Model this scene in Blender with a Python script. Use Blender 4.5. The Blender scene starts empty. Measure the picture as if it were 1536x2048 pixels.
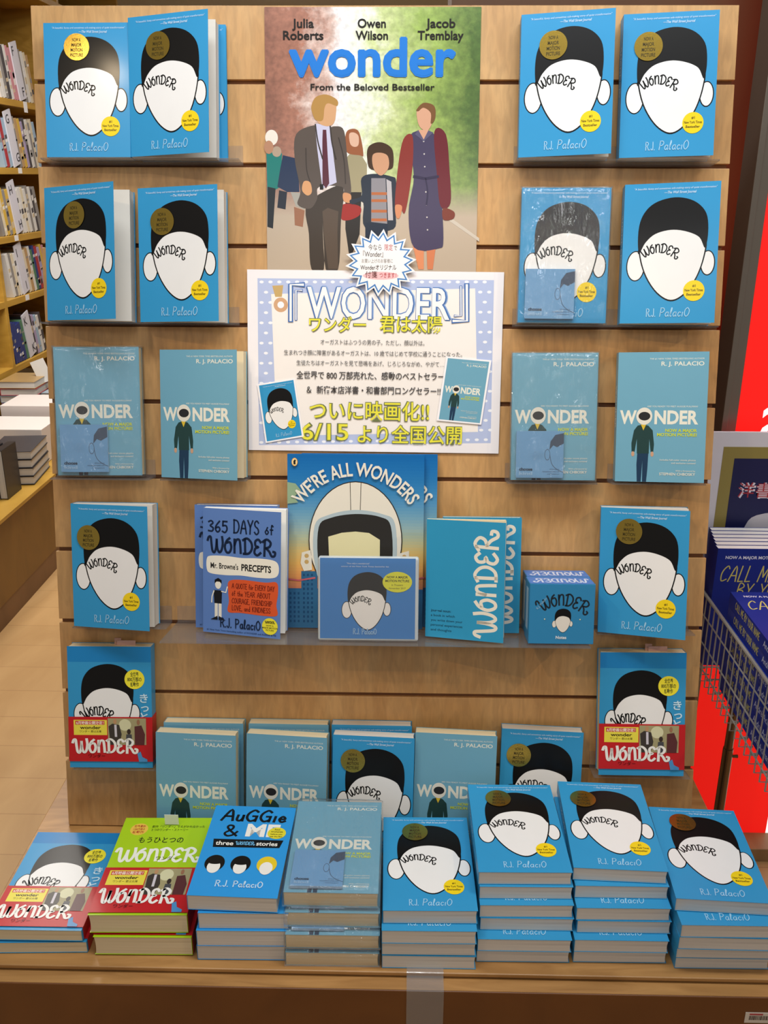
import bpy, bmesh, math, random
import numpy as np
from mathutils import Vector, Matrix, noise
from mathutils.geometry import tessellate_polygon

random.seed(7)
SC = bpy.context.scene
COL = SC.collection

# ------------------------------------------------------------------ camera
cd = bpy.data.cameras.new('camera')
cam = bpy.data.objects.new('camera', cd)
COL.objects.link(cam)
cd.sensor_fit = 'VERTICAL'
cd.sensor_height = 36.0
cd.lens = 1850.0 / 2048.0 * 36.0
cd.clip_start = 0.02
_r = Vector((0.99976241, 0.02164603, 0.00256252))
_d = Vector((0.00983142, -0.34288202, -0.93932703))
_f = Vector((-0.01945406, 0.93912905, -0.34301336))
cam.matrix_world = Matrix(((_r.x, -_d.x, -_f.x, 0), (_r.y, -_d.y, -_f.y, 0), (_r.z, -_d.z, -_f.z, 1.55), (0, 0, 0, 1)))
SC.camera = cam

# ------------------------------------------------------------------ world, lights, exposure
SC.view_settings.view_transform = 'Standard'
SC.view_settings.look = 'None'
SC.view_settings.gamma = 1.0
SC.view_settings.use_curve_mapping = False
SC.view_settings.exposure = -0.17
w = bpy.data.worlds.new('store_ambience')
SC.world = w
w.use_nodes = True
w.node_tree.nodes['Background'].inputs[0].default_value = (1.0, 0.95, 0.90, 1)
w.node_tree.nodes['Background'].inputs[1].default_value = 0.29


def area(name, loc, aim, sx, sy, power, color):
    l = bpy.data.lights.new(name, 'AREA')
    l.shape = 'RECTANGLE'
    l.size, l.size_y = sx, sy
    l.energy = power
    l.color = color
    o = bpy.data.objects.new(name, l)
    COL.objects.link(o)
    o.location = loc
    o.rotation_euler = (Vector(aim) - Vector(loc)).to_track_quat('-Z', 'Y').to_euler()
    return o


def spot(name, loc, aim, power, color, size=0.04, angle=50, blend=0.5):
    l = bpy.data.lights.new(name, 'SPOT')
    l.energy = power
    l.color = color
    l.shadow_soft_size = size
    l.spot_size = math.radians(angle)
    l.spot_blend = blend
    o = bpy.data.objects.new(name, l)
    COL.objects.link(o)
    o.location = loc
    o.rotation_euler = (Vector(aim) - Vector(loc)).to_track_quat('-Z', 'Y').to_euler()
    return o


area('ceiling_light_over_table', (0.1, 0.98, 2.66), (0.1, 1.25, 0.4), 1.6, 0.30, 30, (0.94, 0.98, 1.0))
area('fill_light_aisle', (0.0, -1.3, 2.66), (0.0, 1.2, 0.9), 1.6, 0.30, 9, (0.96, 0.98, 1.0))  # general fill added behind the camera, unseen
area('ceiling_light_behind', (-1.2, 3.6, 2.66), (-1.2, 3.6, 0.0), 1.2, 1.0, 75, (1.0, 0.95, 0.88))
spot('spot_left', (-1.05, 0.2, 2.62), (-0.05, 1.55, 1.0), 24, (1.0, 0.78, 0.52), 0.03, 44, 0.6)
spot('spot_middle', (-0.62, -0.10, 2.62), (0.10, 1.50, 1.08), 36, (1.0, 0.74, 0.44), 0.02, 26, 0.5)
spot('spot_right', (1.75, 0.3, 2.62), (0.05, 1.5, 0.92), 40, (1.0, 0.78, 0.50), 0.02, 30, 0.35)

# ------------------------------------------------------------------ materials
MATS = {}


def s2l(c):
    c = c / 255.0
    return c / 12.92 if c <= 0.04045 else ((c + 0.055) / 1.055) ** 2.4


def rgb(h):
    return tuple(s2l(int(h[i:i + 2], 16)) for i in (0, 2, 4)) + (1.0,)


def mat(h, rough=0.5, metal=0.0, var=0.02, scale=40.0, emit=0.0, coat=0.0, alpha=1.0, spec=0.5):
    key = (h, rough, metal, var, scale, emit, coat, alpha, spec)
    if key in MATS:
        return MATS[key]
    m = bpy.data.materials.new('paint_' + h)
    m.use_nodes = True
    nt = m.node_tree
    b = nt.nodes['Principled BSDF']
    b.inputs['Roughness'].default_value = rough
    b.inputs['Metallic'].default_value = metal
    b.inputs['Specular IOR Level'].default_value = spec
    b.inputs['Alpha'].default_value = alpha
    if coat:
        b.inputs['Coat Weight'].default_value = coat
        b.inputs['Coat Roughness'].default_value = 0.12
    c = rgb(h)
    n = nt.nodes.new('ShaderNodeTexNoise')
    n.inputs['Scale'].default_value = scale
    t = nt.nodes.new('ShaderNodeTexCoord')
    nt.links.new(t.outputs['Object'], n.inputs['Vector'])
    mx = nt.nodes.new('ShaderNodeMix')
    mx.data_type = 'RGBA'
    mx.inputs[6].default_value = tuple(min(1, v * (1 - var)) for v in c[:3]) + (1,)
    mx.inputs[7].default_value = tuple(min(1, v * (1 + var)) for v in c[:3]) + (1,)
    nt.links.new(n.outputs[0], mx.inputs[0])
    nt.links.new(mx.outputs[2], b.inputs['Base Color'])
    if emit:
        b.inputs['Emission Color'].default_value = c
        b.inputs['Emission Strength'].default_value = emit
    MATS[key] = m
    return m


def pm(h):                      # printed glossy card
    return mat(h, 0.36, coat=0.10, spec=0.22)


def wood(name, a, b_, sc=(3, 30, 3), rough=0.42, detail=6.0, fleck=0.0):
    if name in MATS:
        return MATS[name]
    m = bpy.data.materials.new(name)
    m.use_nodes = True
    nt = m.node_tree
    bs = nt.nodes['Principled BSDF']
    bs.inputs['Roughness'].default_value = rough
    tc = nt.nodes.new('ShaderNodeTexCoord')
    mp = nt.nodes.new('ShaderNodeMapping')
    mp.inputs['Scale'].default_value = sc
    nt.links.new(tc.outputs['Object'], mp.inputs[0])
    n = nt.nodes.new('ShaderNodeTexNoise')
    n.inputs['Scale'].default_value = 3.0
    n.inputs['Detail'].default_value = detail
    n.inputs['Distortion'].default_value = 1.2
    nt.links.new(mp.outputs[0], n.inputs['Vector'])
    cr = nt.nodes.new('ShaderNodeValToRGB')
    cr.color_ramp.elements[0].position = 0.3
    cr.color_ramp.elements[1].position = 0.7
    cr.color_ramp.elements[0].color = rgb(a)
    cr.color_ramp.elements[1].color = rgb(b_)
    nt.links.new(n.outputs[0], cr.inputs[0])
    out = cr.outputs[0]
    if fleck:
        v = nt.nodes.new('ShaderNodeTexNoise')
        v.inputs['Scale'].default_value = 1.0
        v.inputs['Detail'].default_value = 3.0
        v.inputs['Distortion'].default_value = 0.7
        mp2 = nt.nodes.new('ShaderNodeMapping')
        mp2.inputs['Scale'].default_value = (110, 22, 60)
        nt.links.new(tc.outputs['Object'], mp2.inputs[0])
        nt.links.new(mp2.outputs[0], v.inputs['Vector'])
        r2 = nt.nodes.new('ShaderNodeMapRange')
        r2.inputs[1].default_value = 0.35
        r2.inputs[2].default_value = 0.65
        r2.inputs[3].default_value = 1.0 - fleck
        r2.inputs[4].default_value = 1.0 + fleck * 0.4
        nt.links.new(v.outputs[0], r2.inputs[0])
        mm = nt.nodes.new('ShaderNodeMix')
        mm.data_type = 'RGBA'
        mm.blend_type = 'MULTIPLY'
        mm.inputs[0].default_value = 1.0
        nt.links.new(out, mm.inputs[6])
        nt.links.new(r2.outputs[0], mm.inputs[7])
        out = mm.outputs[2]
    nt.links.new(out, bs.inputs['Base Color'])
    MATS[name] = m
    return m


def page_mat(name, a, b_, axis):
    key = name + axis
    if key in MATS:
        return MATS[key]
    m = bpy.data.materials.new(key)
    m.use_nodes = True
    nt = m.node_tree
    bs = nt.nodes['Principled BSDF']
    bs.inputs['Roughness'].default_value = 0.85
    tc = nt.nodes.new('ShaderNodeTexCoord')
    mp = nt.nodes.new('ShaderNodeMapping')
    mp.inputs['Scale'].default_value = (4, 4, 1100)
    nt.links.new(tc.outputs['Object'], mp.inputs[0])
    n = nt.nodes.new('ShaderNodeTexNoise')
    n.inputs['Scale'].default_value = 1.0
    n.inputs['Detail'].default_value = 2.0
    nt.links.new(mp.outputs[0], n.inputs['Vector'])
    cr = nt.nodes.new('ShaderNodeValToRGB')
    cr.color_ramp.elements[0].position = 0.3
    cr.color_ramp.elements[1].position = 0.7
    cr.color_ramp.elements[0].color = rgb(a)
    cr.color_ramp.elements[1].color = rgb(b_)
    nt.links.new(n.outputs[0], cr.inputs[0])
    nt.links.new(cr.outputs[0], bs.inputs['Base Color'])
    MATS[key] = m
    return m


def clear_mat(name, tint, gloss, rough, bump=0.0, bscale=60.0, milky=0.0):
    if name in MATS:
        return MATS[name]
    m = bpy.data.materials.new(name)
    m.use_nodes = True
    nt = m.node_tree
    for n in list(nt.nodes):
        if n.type == 'BSDF_PRINCIPLED':
            nt.nodes.remove(n)
    out = [n for n in nt.nodes if n.type == 'OUTPUT_MATERIAL'][0]
    tr = nt.nodes.new('ShaderNodeBsdfTransparent')
    tr.inputs[0].default_value = tint
    gl = nt.nodes.new('ShaderNodeBsdfGlossy')
    gl.inputs['Roughness'].default_value = rough
    mx = nt.nodes.new('ShaderNodeMixShader')
    fr = nt.nodes.new('ShaderNodeLayerWeight')
    fr.inputs[0].default_value = 0.08
    ad = nt.nodes.new('ShaderNodeMath')
    ad.operation = 'MULTIPLY_ADD'
    ad.use_clamp = True
    ad.inputs[1].default_value = 0.6
    ad.inputs[2].default_value = gloss
    nt.links.new(fr.outputs['Fresnel'], ad.inputs[0])
    nt.links.new(ad.outputs[0], mx.inputs[0])
    nt.links.new(tr.outputs[0], mx.inputs[1])
    nt.links.new(gl.outputs[0], mx.inputs[2])
    last = mx.outputs[0]
    if milky:
        df = nt.nodes.new('ShaderNodeBsdfDiffuse')
        df.inputs[0].default_value = (0.85, 0.85, 0.85, 1)
        m2 = nt.nodes.new('ShaderNodeMixShader')
        m2.inputs[0].default_value = milky
        nt.links.new(last, m2.inputs[1])
        nt.links.new(df.outputs[0], m2.inputs[2])
        last = m2.outputs[0]
    nt.links.new(last, out.inputs[0])
    if bump:
        tc = nt.nodes.new('ShaderNodeTexCoord')
        mp = nt.nodes.new('ShaderNodeMapping')
        mp.inputs['Rotation'].default_value = (0, 0, 0.9)
        mp.inputs['Scale'].default_value = (1, 0.25, 1)
        n = nt.nodes.new('ShaderNodeTexNoise')
        n.inputs['Scale'].default_value = bscale
        n.inputs['Detail'].default_value = 5.0
        n.inputs['Distortion'].default_value = 1.5
        bp = nt.nodes.new('ShaderNodeBump')
        bp.inputs['Strength'].default_value = bump
        bp.inputs['Distance'].default_value = 0.014
        nt.links.new(tc.outputs['Object'], mp.inputs[0])
        nt.links.new(mp.outputs[0], n.inputs['Vector'])
        nt.links.new(n.outputs[0], bp.inputs['Height'])
        nt.links.new(bp.outputs[0], gl.inputs['Normal'])
    MATS[name] = m
    return m


ACRYL = clear_mat('clear_acrylic', (0.95, 0.95, 0.95, 1), 0.03, 0.06, milky=0.04)
WRAP = clear_mat('shrink_wrap', (0.985, 0.985, 0.985, 1), 0.085, 0.035, bump=1.0, bscale=42.0, milky=0.035)
TAPE = clear_mat('clear_tape', (0.92, 0.92, 0.92, 1), 0.07, 0.15, bump=0.25, bscale=9.0, milky=0.10)
PAGE_W = page_mat('pages_grey', 'C2BDB6', 'E0DBD2', 'z')
PAGE_C = page_mat('pages_cream', 'D2BF98', 'E9DAB8', 'z')
PAGE_N = page_mat('pages_white', 'E2E2E0', 'F4F4F2', 'z')


# ------------------------------------------------------------------ object helpers
def tag(o, label=None, cat=None, group=None, kind=None):
    if label:
        o['label'] = label
    if cat:
        o['category'] = cat
    if group:
        o['group'] = group
    if kind:
        o['kind'] = kind
    return o


def empty(name, mw, label, cat, group=None):
    o = bpy.data.objects.new(name, None)
    o.empty_display_size = 0.02
    COL.objects.link(o)
    o.matrix_world = mw
    return tag(o, label, cat, group)


def link(name, me, parent=None, mw=None):
    o = bpy.data.objects.new(name, me)
    COL.objects.link(o)
    if parent is not None:
        o.parent = parent
    if mw is not None:
        if parent is not None:
            o.matrix_local = mw
        else:
            o.matrix_world = mw
    return o


class MB:
    """collects shapes for ONE mesh"""

    def __init__(self):
        self.v, self.f, self.mi, self.mats = [], [], [], []

    def m(self, mt):
        if mt not in self.mats:
            self.mats.append(mt)
        return self.mats.index(mt)

    def add(self, vs, fs, mt):
        b = len(self.v)
        k = self.m(mt)
        self.v += [tuple(x) for x in vs]
        for f in fs:
            self.f.append([i + b for i in f])
            self.mi.append(k)
        return self

    def box(self, x0, x1, y0, y1, z0, z1, mt, bev=0.0, T=None):
        if bev > 0:
            bm = bmesh.new()
            bmesh.ops.create_cube(bm, size=1.0)
            for v in bm.verts:
                v.co = Vector(((x0 + x1) / 2 + v.co.x * (x1 - x0), (y0 + y1) / 2 + v.co.y * (y1 - y0), (z0 + z1) / 2 + v.co.z * (z1 - z0)))
            bmesh.ops.bevel(bm, geom=list(bm.edges), offset=bev, segments=2, affect='EDGES', profile=0.5)
            bm.verts.index_update()
            vs = [v.co.copy() for v in bm.verts]
            fs = [[v.index for v in f.verts] for f in bm.faces]
            bm.free()
        else:
            vs = [Vector(p) for p in ((x0, y0, z0), (x1, y0, z0), (x1, y1, z0), (x0, y1, z0), (x0, y0, z1), (x1, y0, z1), (x1, y1, z1), (x0, y1, z1))]
            fs = [(3, 2, 1, 0), (4, 5, 6, 7), (0, 1, 5, 4), (1, 2, 6, 5), (2, 3, 7, 6), (3, 0, 4, 7)]
        if T is not None:
            vs = [T @ v for v in vs]
        return self.add(vs, fs, mt)

    def tube(self, pts, r, mt, n=8, closed=False):
        pts = [Vector(p) for p in pts]
        rings = []
        for i, p in enumerate(pts):
            a = pts[max(i - 1, 0)]
            c = pts[min(i + 1, len(pts) - 1)]
            d = (c - a).normalized()
            u = d.orthogonal().normalized() if abs(d.z) > 0.9 else d.cross(Vector((0, 0, 1))).normalized()
            v_ = d.cross(u).normalized()
            rr = r[i] if isinstance(r, (list, tuple)) else r
            rings.append([p + (u * math.cos(2 * math.pi * k / n) + v_ * math.sin(2 * math.pi * k / n)) * rr for k in range(n)])
        vs = [q for ring in rings for q in ring]
        fs = []
        for i in range(len(pts) - 1):
            for k in range(n):
                k2 = (k + 1) % n
                fs.append((i * n + k, i * n + k2, (i + 1) * n + k2, (i + 1) * n + k))
        fs.append(tuple(range(n - 1, -1, -1)))
        fs.append(tuple((len(pts) - 1) * n + k for k in range(n)))
        return self.add(vs, fs, mt)

    def mesh(self, name):
        me = bpy.data.meshes.new(name)
        me.from_pydata(self.v, [], self.f)
        for mt in self.mats:
            me.materials.append(mt)
        me.polygons.foreach_set('material_index', self.mi)
        me.update()
        return me

    def build(self, name, parent=None, mw=None):
        return link(name, self.mesh(name), parent, mw)


# ------------------------------------------------------------------ 2D art: lettering and pictures printed on covers and signs
_tc = {}
CAP = [0.0]


def text_geo(body, bold, cjk=False):
    key = (body, bold)
    if key in _tc:
        return _tc[key]
    cu = bpy.data.curves.new('lettering', 'FONT')
    cu.body = body
    cu.resolution_u = 3
    cu.offset = bold
    o = bpy.data.objects.new('lettering', cu)
    COL.objects.link(o)
    bpy.context.view_layer.update()
    dg = bpy.context.evaluated_depsgraph_get()
    me = o.evaluated_get(dg).to_mesh()
    vs = [(v.co.x, v.co.y) for v in me.vertices]
    fs = [tuple(p.vertices) for p in me.polygons]
    o.evaluated_get(dg).to_mesh_clear()
    bpy.data.objects.remove(o)
    bpy.data.curves.remove(cu)
    _tc[key] = (vs, fs)
    return _tc[key]


def smooth(pts, closed=False, n=5):
    P = [Vector(p) for p in pts]
    N = len(P)
    out = []
    rng = range(N) if closed else range(N - 1)
    for i in rng:
        if closed:
            a, b, c, d = P[(i - 1) % N], P[i], P[(i + 1) % N], P[(i + 2) % N]
        else:
            a, b, c, d = P[max(i - 1, 0)], P[i], P[i + 1], P[min(i + 2, N - 1)]
        for k in range(n):
            t = k / n
            out.append(0.5 * ((2 * b) + (c - a) * t + (2 * a - 5 * b + 4 * c - d) * t * t + (3 * b - a - 3 * c + d) * t ** 3))
    if not closed:
        out.append(P[-1])
    return [(q.x, q.y) for q in out]


HANDW = [  # the word in curly hand lettering, x 0..4.75, y 0..1 up
    [(-0.1, .72), (-.02, .92), (.12, .93), (.17, .6), (.25, .12), (.4, .03), (.52, .35), (.56, .8)],
    [(.56, .8), (.6, .3), (.75, .04), (.92, .2), (1.0, .6), (.95, .98)],
    [(1.5, .93), (1.28, .75), (1.15, .4), (1.28, .08), (1.5, .1), (1.62, .4), (1.52, .68), (1.32, .66)],
    [(1.85, .08), (1.85, .88)], [(1.85, .5), (1.98, .84), (2.2, .86), (2.27, .5), (2.3, .08)],
    [(2.62, .05), (2.6, .95)], [(2.45, .86), (2.75, .98), (3.05, .75), (3.1, .4), (2.88, .1), (2.5, .06)],
    [(3.72, .8), (3.55, .96), (3.34, .84), (3.36, .58), (3.56, .52), (3.34, .42), (3.28, .16), (3.48, .02), (3.72, .18)],
    [(3.98, .02), (4.02, .95)], [(3.86, .84), (4.15, 1.0), (4.42, .82), (4.34, .58), (4.08, .48)],
    [(4.1, .48), (4.32, .3), (4.5, .03), (4.7, .06), (4.74, .26), (4.6, .3)],
]
SF = {  # plain pen strokes, box 0..w, 0..1 up
    'A': (.7, [[(0, 0), (.38, 1), (.7, 0)], [(.1, .38), (.62, .38)]]),
    'B': (.62, [[(.05, 0), (.05, 1), (.4, .98), (.5, .76), (.08, .54), (.45, .5), (.6, .25), (.4, .02), (.05, 0)]]),
    'C': (.62, [[(.6, .82), (.4, 1), (.1, .75), (.02, .4), (.2, .03), (.6, .15)]]),
    'D': (.66, [[(.05, 0), (.05, 1)], [(.0, .97), (.45, .9), (.65, .5), (.45, .08), (.0, .02)]]),
    'E': (.52, [[(.5, 1), (.05, 1)], [(.05, 1), (.05, 0)], [(.05, .52), (.42, .52)], [(.05, 0), (.52, 0)]]),
    'F': (.5, [[(.5, 1), (.05, 1)], [(.05, 1), (.05, 0)], [(.05, .52), (.4, .52)]]),
    'G': (.68, [[(.6, .84), (.35, 1), (.06, .7), (.04, .3), (.3, .0), (.62, .15)], [(.62, .0), (.62, .45)], [(.38, .45), (.64, .45)]]),
    'H': (.62, [[(.05, 0), (.05, 1)], [(.58, 0), (.58, 1)], [(.05, .5), (.58, .5)]]),
    'I': (.14, [[(.07, 0), (.07, 1)]]),
    'J': (.42, [[(.38, 1), (.38, .2), (.2, .0), (.02, .16)]]),
    'K': (.6, [[(.05, 0), (.05, 1)], [(.55, 1), (.05, .45)], [(.18, .55), (.6, 0)]]),
    'L': (.48, [[(.05, 1), (.05, 0)], [(.05, 0), (.48, .02)]]),
    'M': (.8, [[(.02, 0), (.1, 1)], [(.1, 1), (.4, .3)], [(.4, .3), (.7, 1)], [(.7, 1), (.78, 0)]]),
    'N': (.64, [[(.05, 0), (.05, 1)], [(.05, 1), (.6, 0)], [(.6, 0), (.6, 1)]]),
    'O': (.66, [[(.33, 1), (.05, .75), (.03, .3), (.3, .0), (.6, .25), (.62, .7), (.33, 1)]]),
    'P': (.58, [[(.05, 0), (.05, 1)], [(.0, .97), (.42, .95), (.56, .7), (.35, .48), (.05, .46)]]),
    'Q': (.7, [[(.33, 1), (.05, .75), (.03, .3), (.3, .0), (.6, .25), (.62, .7), (.33, 1)], [(.4, .25), (.7, -.1)]]),
    'R': (.62, [[(.05, 0), (.05, 1)], [(.0, .97), (.42, .96), (.55, .74), (.35, .52), (.05, .5)], [(.3, .5), (.62, 0)]]),
    'S': (.54, [[(.5, .85), (.3, 1), (.06, .84), (.12, .6), (.42, .42), (.5, .16), (.25, .0), (.02, .16)]]),
    'T': (.6, [[(0, 1), (.6, 1)], [(.3, 1), (.3, 0)]]),
    'U': (.62, [[(.05, 1), (.05, .3), (.3, .0), (.57, .3), (.57, 1)]]),
    'V': (.62, [[(0, 1), (.3, 0)], [(.3, 0), (.62, 1)]]),
    'W': (.9, [[(0, 1), (.22, 0)], [(.22, 0), (.45, .8)], [(.45, .8), (.68, 0)], [(.68, 0), (.9, 1)]]),
    'Y': (.6, [[(0, 1), (.3, .5)], [(.6, 1), (.3, .5)], [(.3, .5), (.26, 0)]]),
    '3': (.52, [[(.04, .9), (.3, 1), (.48, .8), (.2, .55), (.5, .35), (.4, .06), (.02, .08)]]),
    '5': (.52, [[(.5, 1), (.1, 1)], [(.1, 1), (.08, .6)], [(.08, .6), (.4, .62), (.5, .3), (.3, .0), (.02, .1)]]),
    '6': (.52, [[(.45, 1), (.12, .6), (.04, .25), (.25, 0), (.48, .22), (.35, .46), (.08, .36)]]),
    '&': (.75, [[(.72, .4), (.5, .08), (.2, .0), (.05, .25), (.4, .62), (.42, .9), (.2, .96), (.15, .7), (.72, .02)]]),
    '.': (.12, [[(.05, 0), (.08, .06)]]), ',': (.12, [[(.08, .08), (.03, -.12)]]), ' ': (.35, []),
    'a': (.5, [[(.42, .45), (.2, .5), (.03, .25), (.2, .0), (.42, .2), (.43, .5)], [(.43, .3), (.5, 0)]]),
    'l': (.24, [[(.02, .1), (.2, .8), (.1, 1), (.05, .5), (.1, .02), (.24, .06)]]),
    'c': (.4, [[(.4, .42), (.2, .5), (.03, .25), (.2, 0), (.4, .1)]]),
    'i': (.16, [[(.08, .48), (.08, 0)]]),
    'o': (.44, [[(.2, .5), (.03, .25), (.2, 0), (.4, .25), (.2, .5), (.3, .75)]]),
    'f': (.35, [[(.35, .85), (.2, 1), (.14, .6), (.14, 0)], [(0, .5), (.32, .5)]]),
    'e': (.42, [[(.03, .25), (.38, .28), (.2, .5), (.03, .25), (.2, 0), (.42, .1)]]),
    'n': (.45, [[(.04, .5), (.04, 0)], [(.04, .3), (.2, .5), (.4, .4), (.42, 0)]]),
    'd': (.45, [[(.42, 1), (.42, 0)], [(.42, .4), (.2, .5), (.03, .25), (.2, 0), (.42, .15)]]),
    't': (.34, [[(.16, .85), (.16, .1), (.34, .04)], [(0, .55), (.34, .55)]]),
    'h': (.42, [[(.04, 1), (.04, 0)], [(.04, .3), (.2, .5), (.38, .4), (.4, 0)]]),
    'r': (.34, [[(.04, .5), (.04, 0)], [(.04, .3), (.18, .5), (.34, .46)]]),
    's': (.34, [[(.32, .44), (.14, .5), (.05, .36), (.3, .16), (.2, 0), (.02, .06)]]),
    'm': (.7, [[(.04, .5), (.04, 0)], [(.04, .3), (.18, .5), (.34, .4), (.35, 0)], [(.35, .3), (.5, .5), (.66, .4), (.67, 0)]]),
    'u': (.42, [[(.04, .5), (.06, .1), (.25, 0), (.38, .2), (.38, .5)], [(.38, .5), (.42, 0)]]),
    'g': (.45, [[(.4, .45), (.2, .5), (.03, .25), (.2, .0), (.4, .2), (.4, .5)], [(.4, .5), (.4, -.25), (.15, -.35), (.03, -.2)]]),
}


def twin(m):
    k = ('twin', m.name)
    if k not in MATS:
        MATS[k] = m.copy()
    return MATS[k]


class Art:
    """flat print; coordinates x right 0..1 (cover width), y DOWN from the top edge in the same unit; H = height/width"""

    def __init__(self, H):
        self.H = H
        self.items = []

    def raw(self, vs, fs, col):
        self.items.append(([(x, self.H - y) for x, y in vs], fs, col if not isinstance(col, str) else pm(col)))

    def poly(self, pts, col, sm=False, clip=True):
        if sm:
            pts = smooth(pts, True)
        tr = tessellate_polygon([[Vector((x, y, 0)) for x, y in pts]])
        self.raw(pts, tr, col)

    def rect(self, x0, y0, x1, y1, col):
        self.raw([(x0, y0), (x1, y0), (x1, y1), (x0, y1)], [(0, 1, 2, 3)], col)

    def ell(self, cx, cy, rx, ry, col, n=28, a0=0.0):
        self.raw([(cx + rx * math.cos(2 * math.pi * k / n + a0), cy + ry * math.sin(2 * math.pi * k / n + a0)) for k in range(n)], [tuple(range(n))], col)

    def ring(self, cx, cy, rx, ry, wd, col, n=36):
        self.line([(cx + rx * math.cos(2 * math.pi * k / n), cy + ry * math.sin(2 * math.pi * k / n)) for k in range(n + 1)], wd, col)

    def line(self, pts, wd, col, sm=False, taper=False):
        if sm:
            pts = smooth(pts)
        P = [Vector(p) for p in pts]
        vs, fs = [], []
        n = len(P)
        for i, p in enumerate(P):
            d = P[min(i + 1, n - 1)] - P[max(i - 1, 0)]
            if d.length < 1e-9:
                d = Vector((1, 0))
            d.normalize()
            q = Vector((-d.y, d.x)) * wd / 2
            if taper:
                q *= 0.45 + 0.75 * math.sin(math.pi * (i + .5) / n)
            ext = d * wd * 0.35 * (-1 if i == 0 else (1 if i == n - 1 else 0))
            vs += [tuple(p + q + ext), tuple(p - q + ext)]
        for i in range(n - 1):
            fs.append((2 * i, 2 * i + 1, 2 * i + 3, 2 * i + 2))
        self.raw(vs, fs, col)

    def strokes(self, strokes, fn, wd, col, smn=True):
        for s in strokes:
            pts = smooth(s, n=4) if smn and len(s) > 2 else s
            self.line([fn(x, y) for x, y in pts], wd, col)

    def handw(self, x0, x1, y, h, wd, col, arc=0.0, tilt=0.0):
        def fn(u, v):
            t = u / 4.75
            x = x0 + (x1 - x0) * t
            yb = y - arc * 4 * t * (1 - t) + tilt * t
            sl = -arc * 4 * (1 - 2 * t) / (x1 - x0) + tilt / (x1 - x0)
            L = math.hypot(1, sl)
            return (x + v * h * sl / L, yb - v * h / L)
        self.strokes(HANDW, fn, wd, col)

    def pen(self, s, x0, x1, y, h, wd, col, slant=0.0, anchor=None):
        tw = sum(SF.get(c, SF[' '])[0] + .18 for c in s)
        k = (x1 - x0) / tw
        cx = x0
        for c in s:
            w_, st = SF.get(c, SF[' '])
            self.strokes(st, lambda u, v: (cx + u * k + slant * v * h, y - v * h), wd, col)
            cx += (w_ + .18) * k

    def text(self, s, x, y, cap, col, w=None, a='l', bold=0.0, shear=0.0, rot=0.0, fn=None):
        if bold > .046:
            # heavy weight: the same letters printed again with a small shift each way
            inks = (pm(col), mat(col, 0.37, coat=0.10, spec=0.22)) if isinstance(col, str) else (col, twin(col))
            d = bold * cap / .73 * .62
            for k in range(16):
                rr = d if k % 2 else d * .55
                self.text(s, x + rr * math.cos(k * math.pi / 8), y + rr * math.sin(k * math.pi / 8), cap, inks[k % 2], w, a, 0.0, shear, rot, fn)
            bold, col = 0.0, inks[0]
        vs, fs = text_geo(s, bold)
        if not vs:
            return
        if not CAP[0]:
            CAP[0] = max(v[1] for v in text_geo('H', 0.0)[0])
        sy = cap / CAP[0]
        mn = min(v[0] for v in vs)
        mxx = max(v[0] for v in vs)
        sx = sy if w is None else w / (mxx - mn)
        wd = (mxx - mn) * sx
        ox = {'l': 0, 'c': -wd / 2, 'r': -wd}[a]
        out = []
        cr, sr = math.cos(rot), math.sin(rot)
        for vx, vy in vs:
            px = (vx - mn) * sx + ox + shear * vy * sy
            py = vy * sy
            if fn:
                out.append(fn(px, py))
            else:
                out.append((x + px * cr + py * sr, y - (py * cr - px * sr)))
        self.raw(out, fs, col)

    def put(self, mb, w, z0=0.0, eps=0.00006, T=None):
        z = z0
        last = None
        for vs, fs, mt in self.items:
            if mt is not last:
                z += eps
            last = mt
            q = [Vector((x * w, y * w, z)) for x, y in vs]
            if T:
                q = [T(p) for p in q]
            # keep every face turned outwards
            ff = []
            for f in fs:
                a, b, c = q[f[0]], q[f[1]], q[f[2]]
                ff.append(f)
            mb.add(q, ff, mt)


NAVY, INK, WHITE = '142748', '0C0B0B', 'ECEAE8'


def head_pictogram(A, x0, y0, s, face=WHITE, ink=INK):
    """a plain faceless head: dark cap of hair over a pale egg, two round ears"""
    f = lambda p: [(x0 + a * s, y0 + b * s) for a, b in p]
    for cx, cy, rx, ry in ((.145, .88, .1, .165), (.90, .86, .078, .135)):
        A.ell(x0 + cx * s, y0 + cy * s, rx * s, ry * s, ink)
        A.ell(x0 + cx * s, y0 + cy * s, (rx - .012) * s, (ry - .012) * s, face)
    egg = [(.19, .62), (.2, .8), (.27, 1.0), (.39, 1.17), (.53, 1.25), (.66, 1.19), (.78, 1.02), (.85, .8), (.86, .6), (.75, .4), (.53, .33), (.3, .4)]
    big = [(.53 + (a - .53) * 1.045, .8 + (b - .8) * 1.035) for a, b in egg]
    A.poly(f(big), ink, True)
    A.poly(f(egg), face, True)
    hair = [(.175, .74), (.16, .52), (.2, .34), (.32, .21), (.53, .155), (.73, .2), (.86, .33), (.89, .53), (.865, .70), (.8, .585), (.66, .52), (.5, .50), (.34, .54), (.24, .63)]
    A.poly(f(hair), ink, True)


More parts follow.
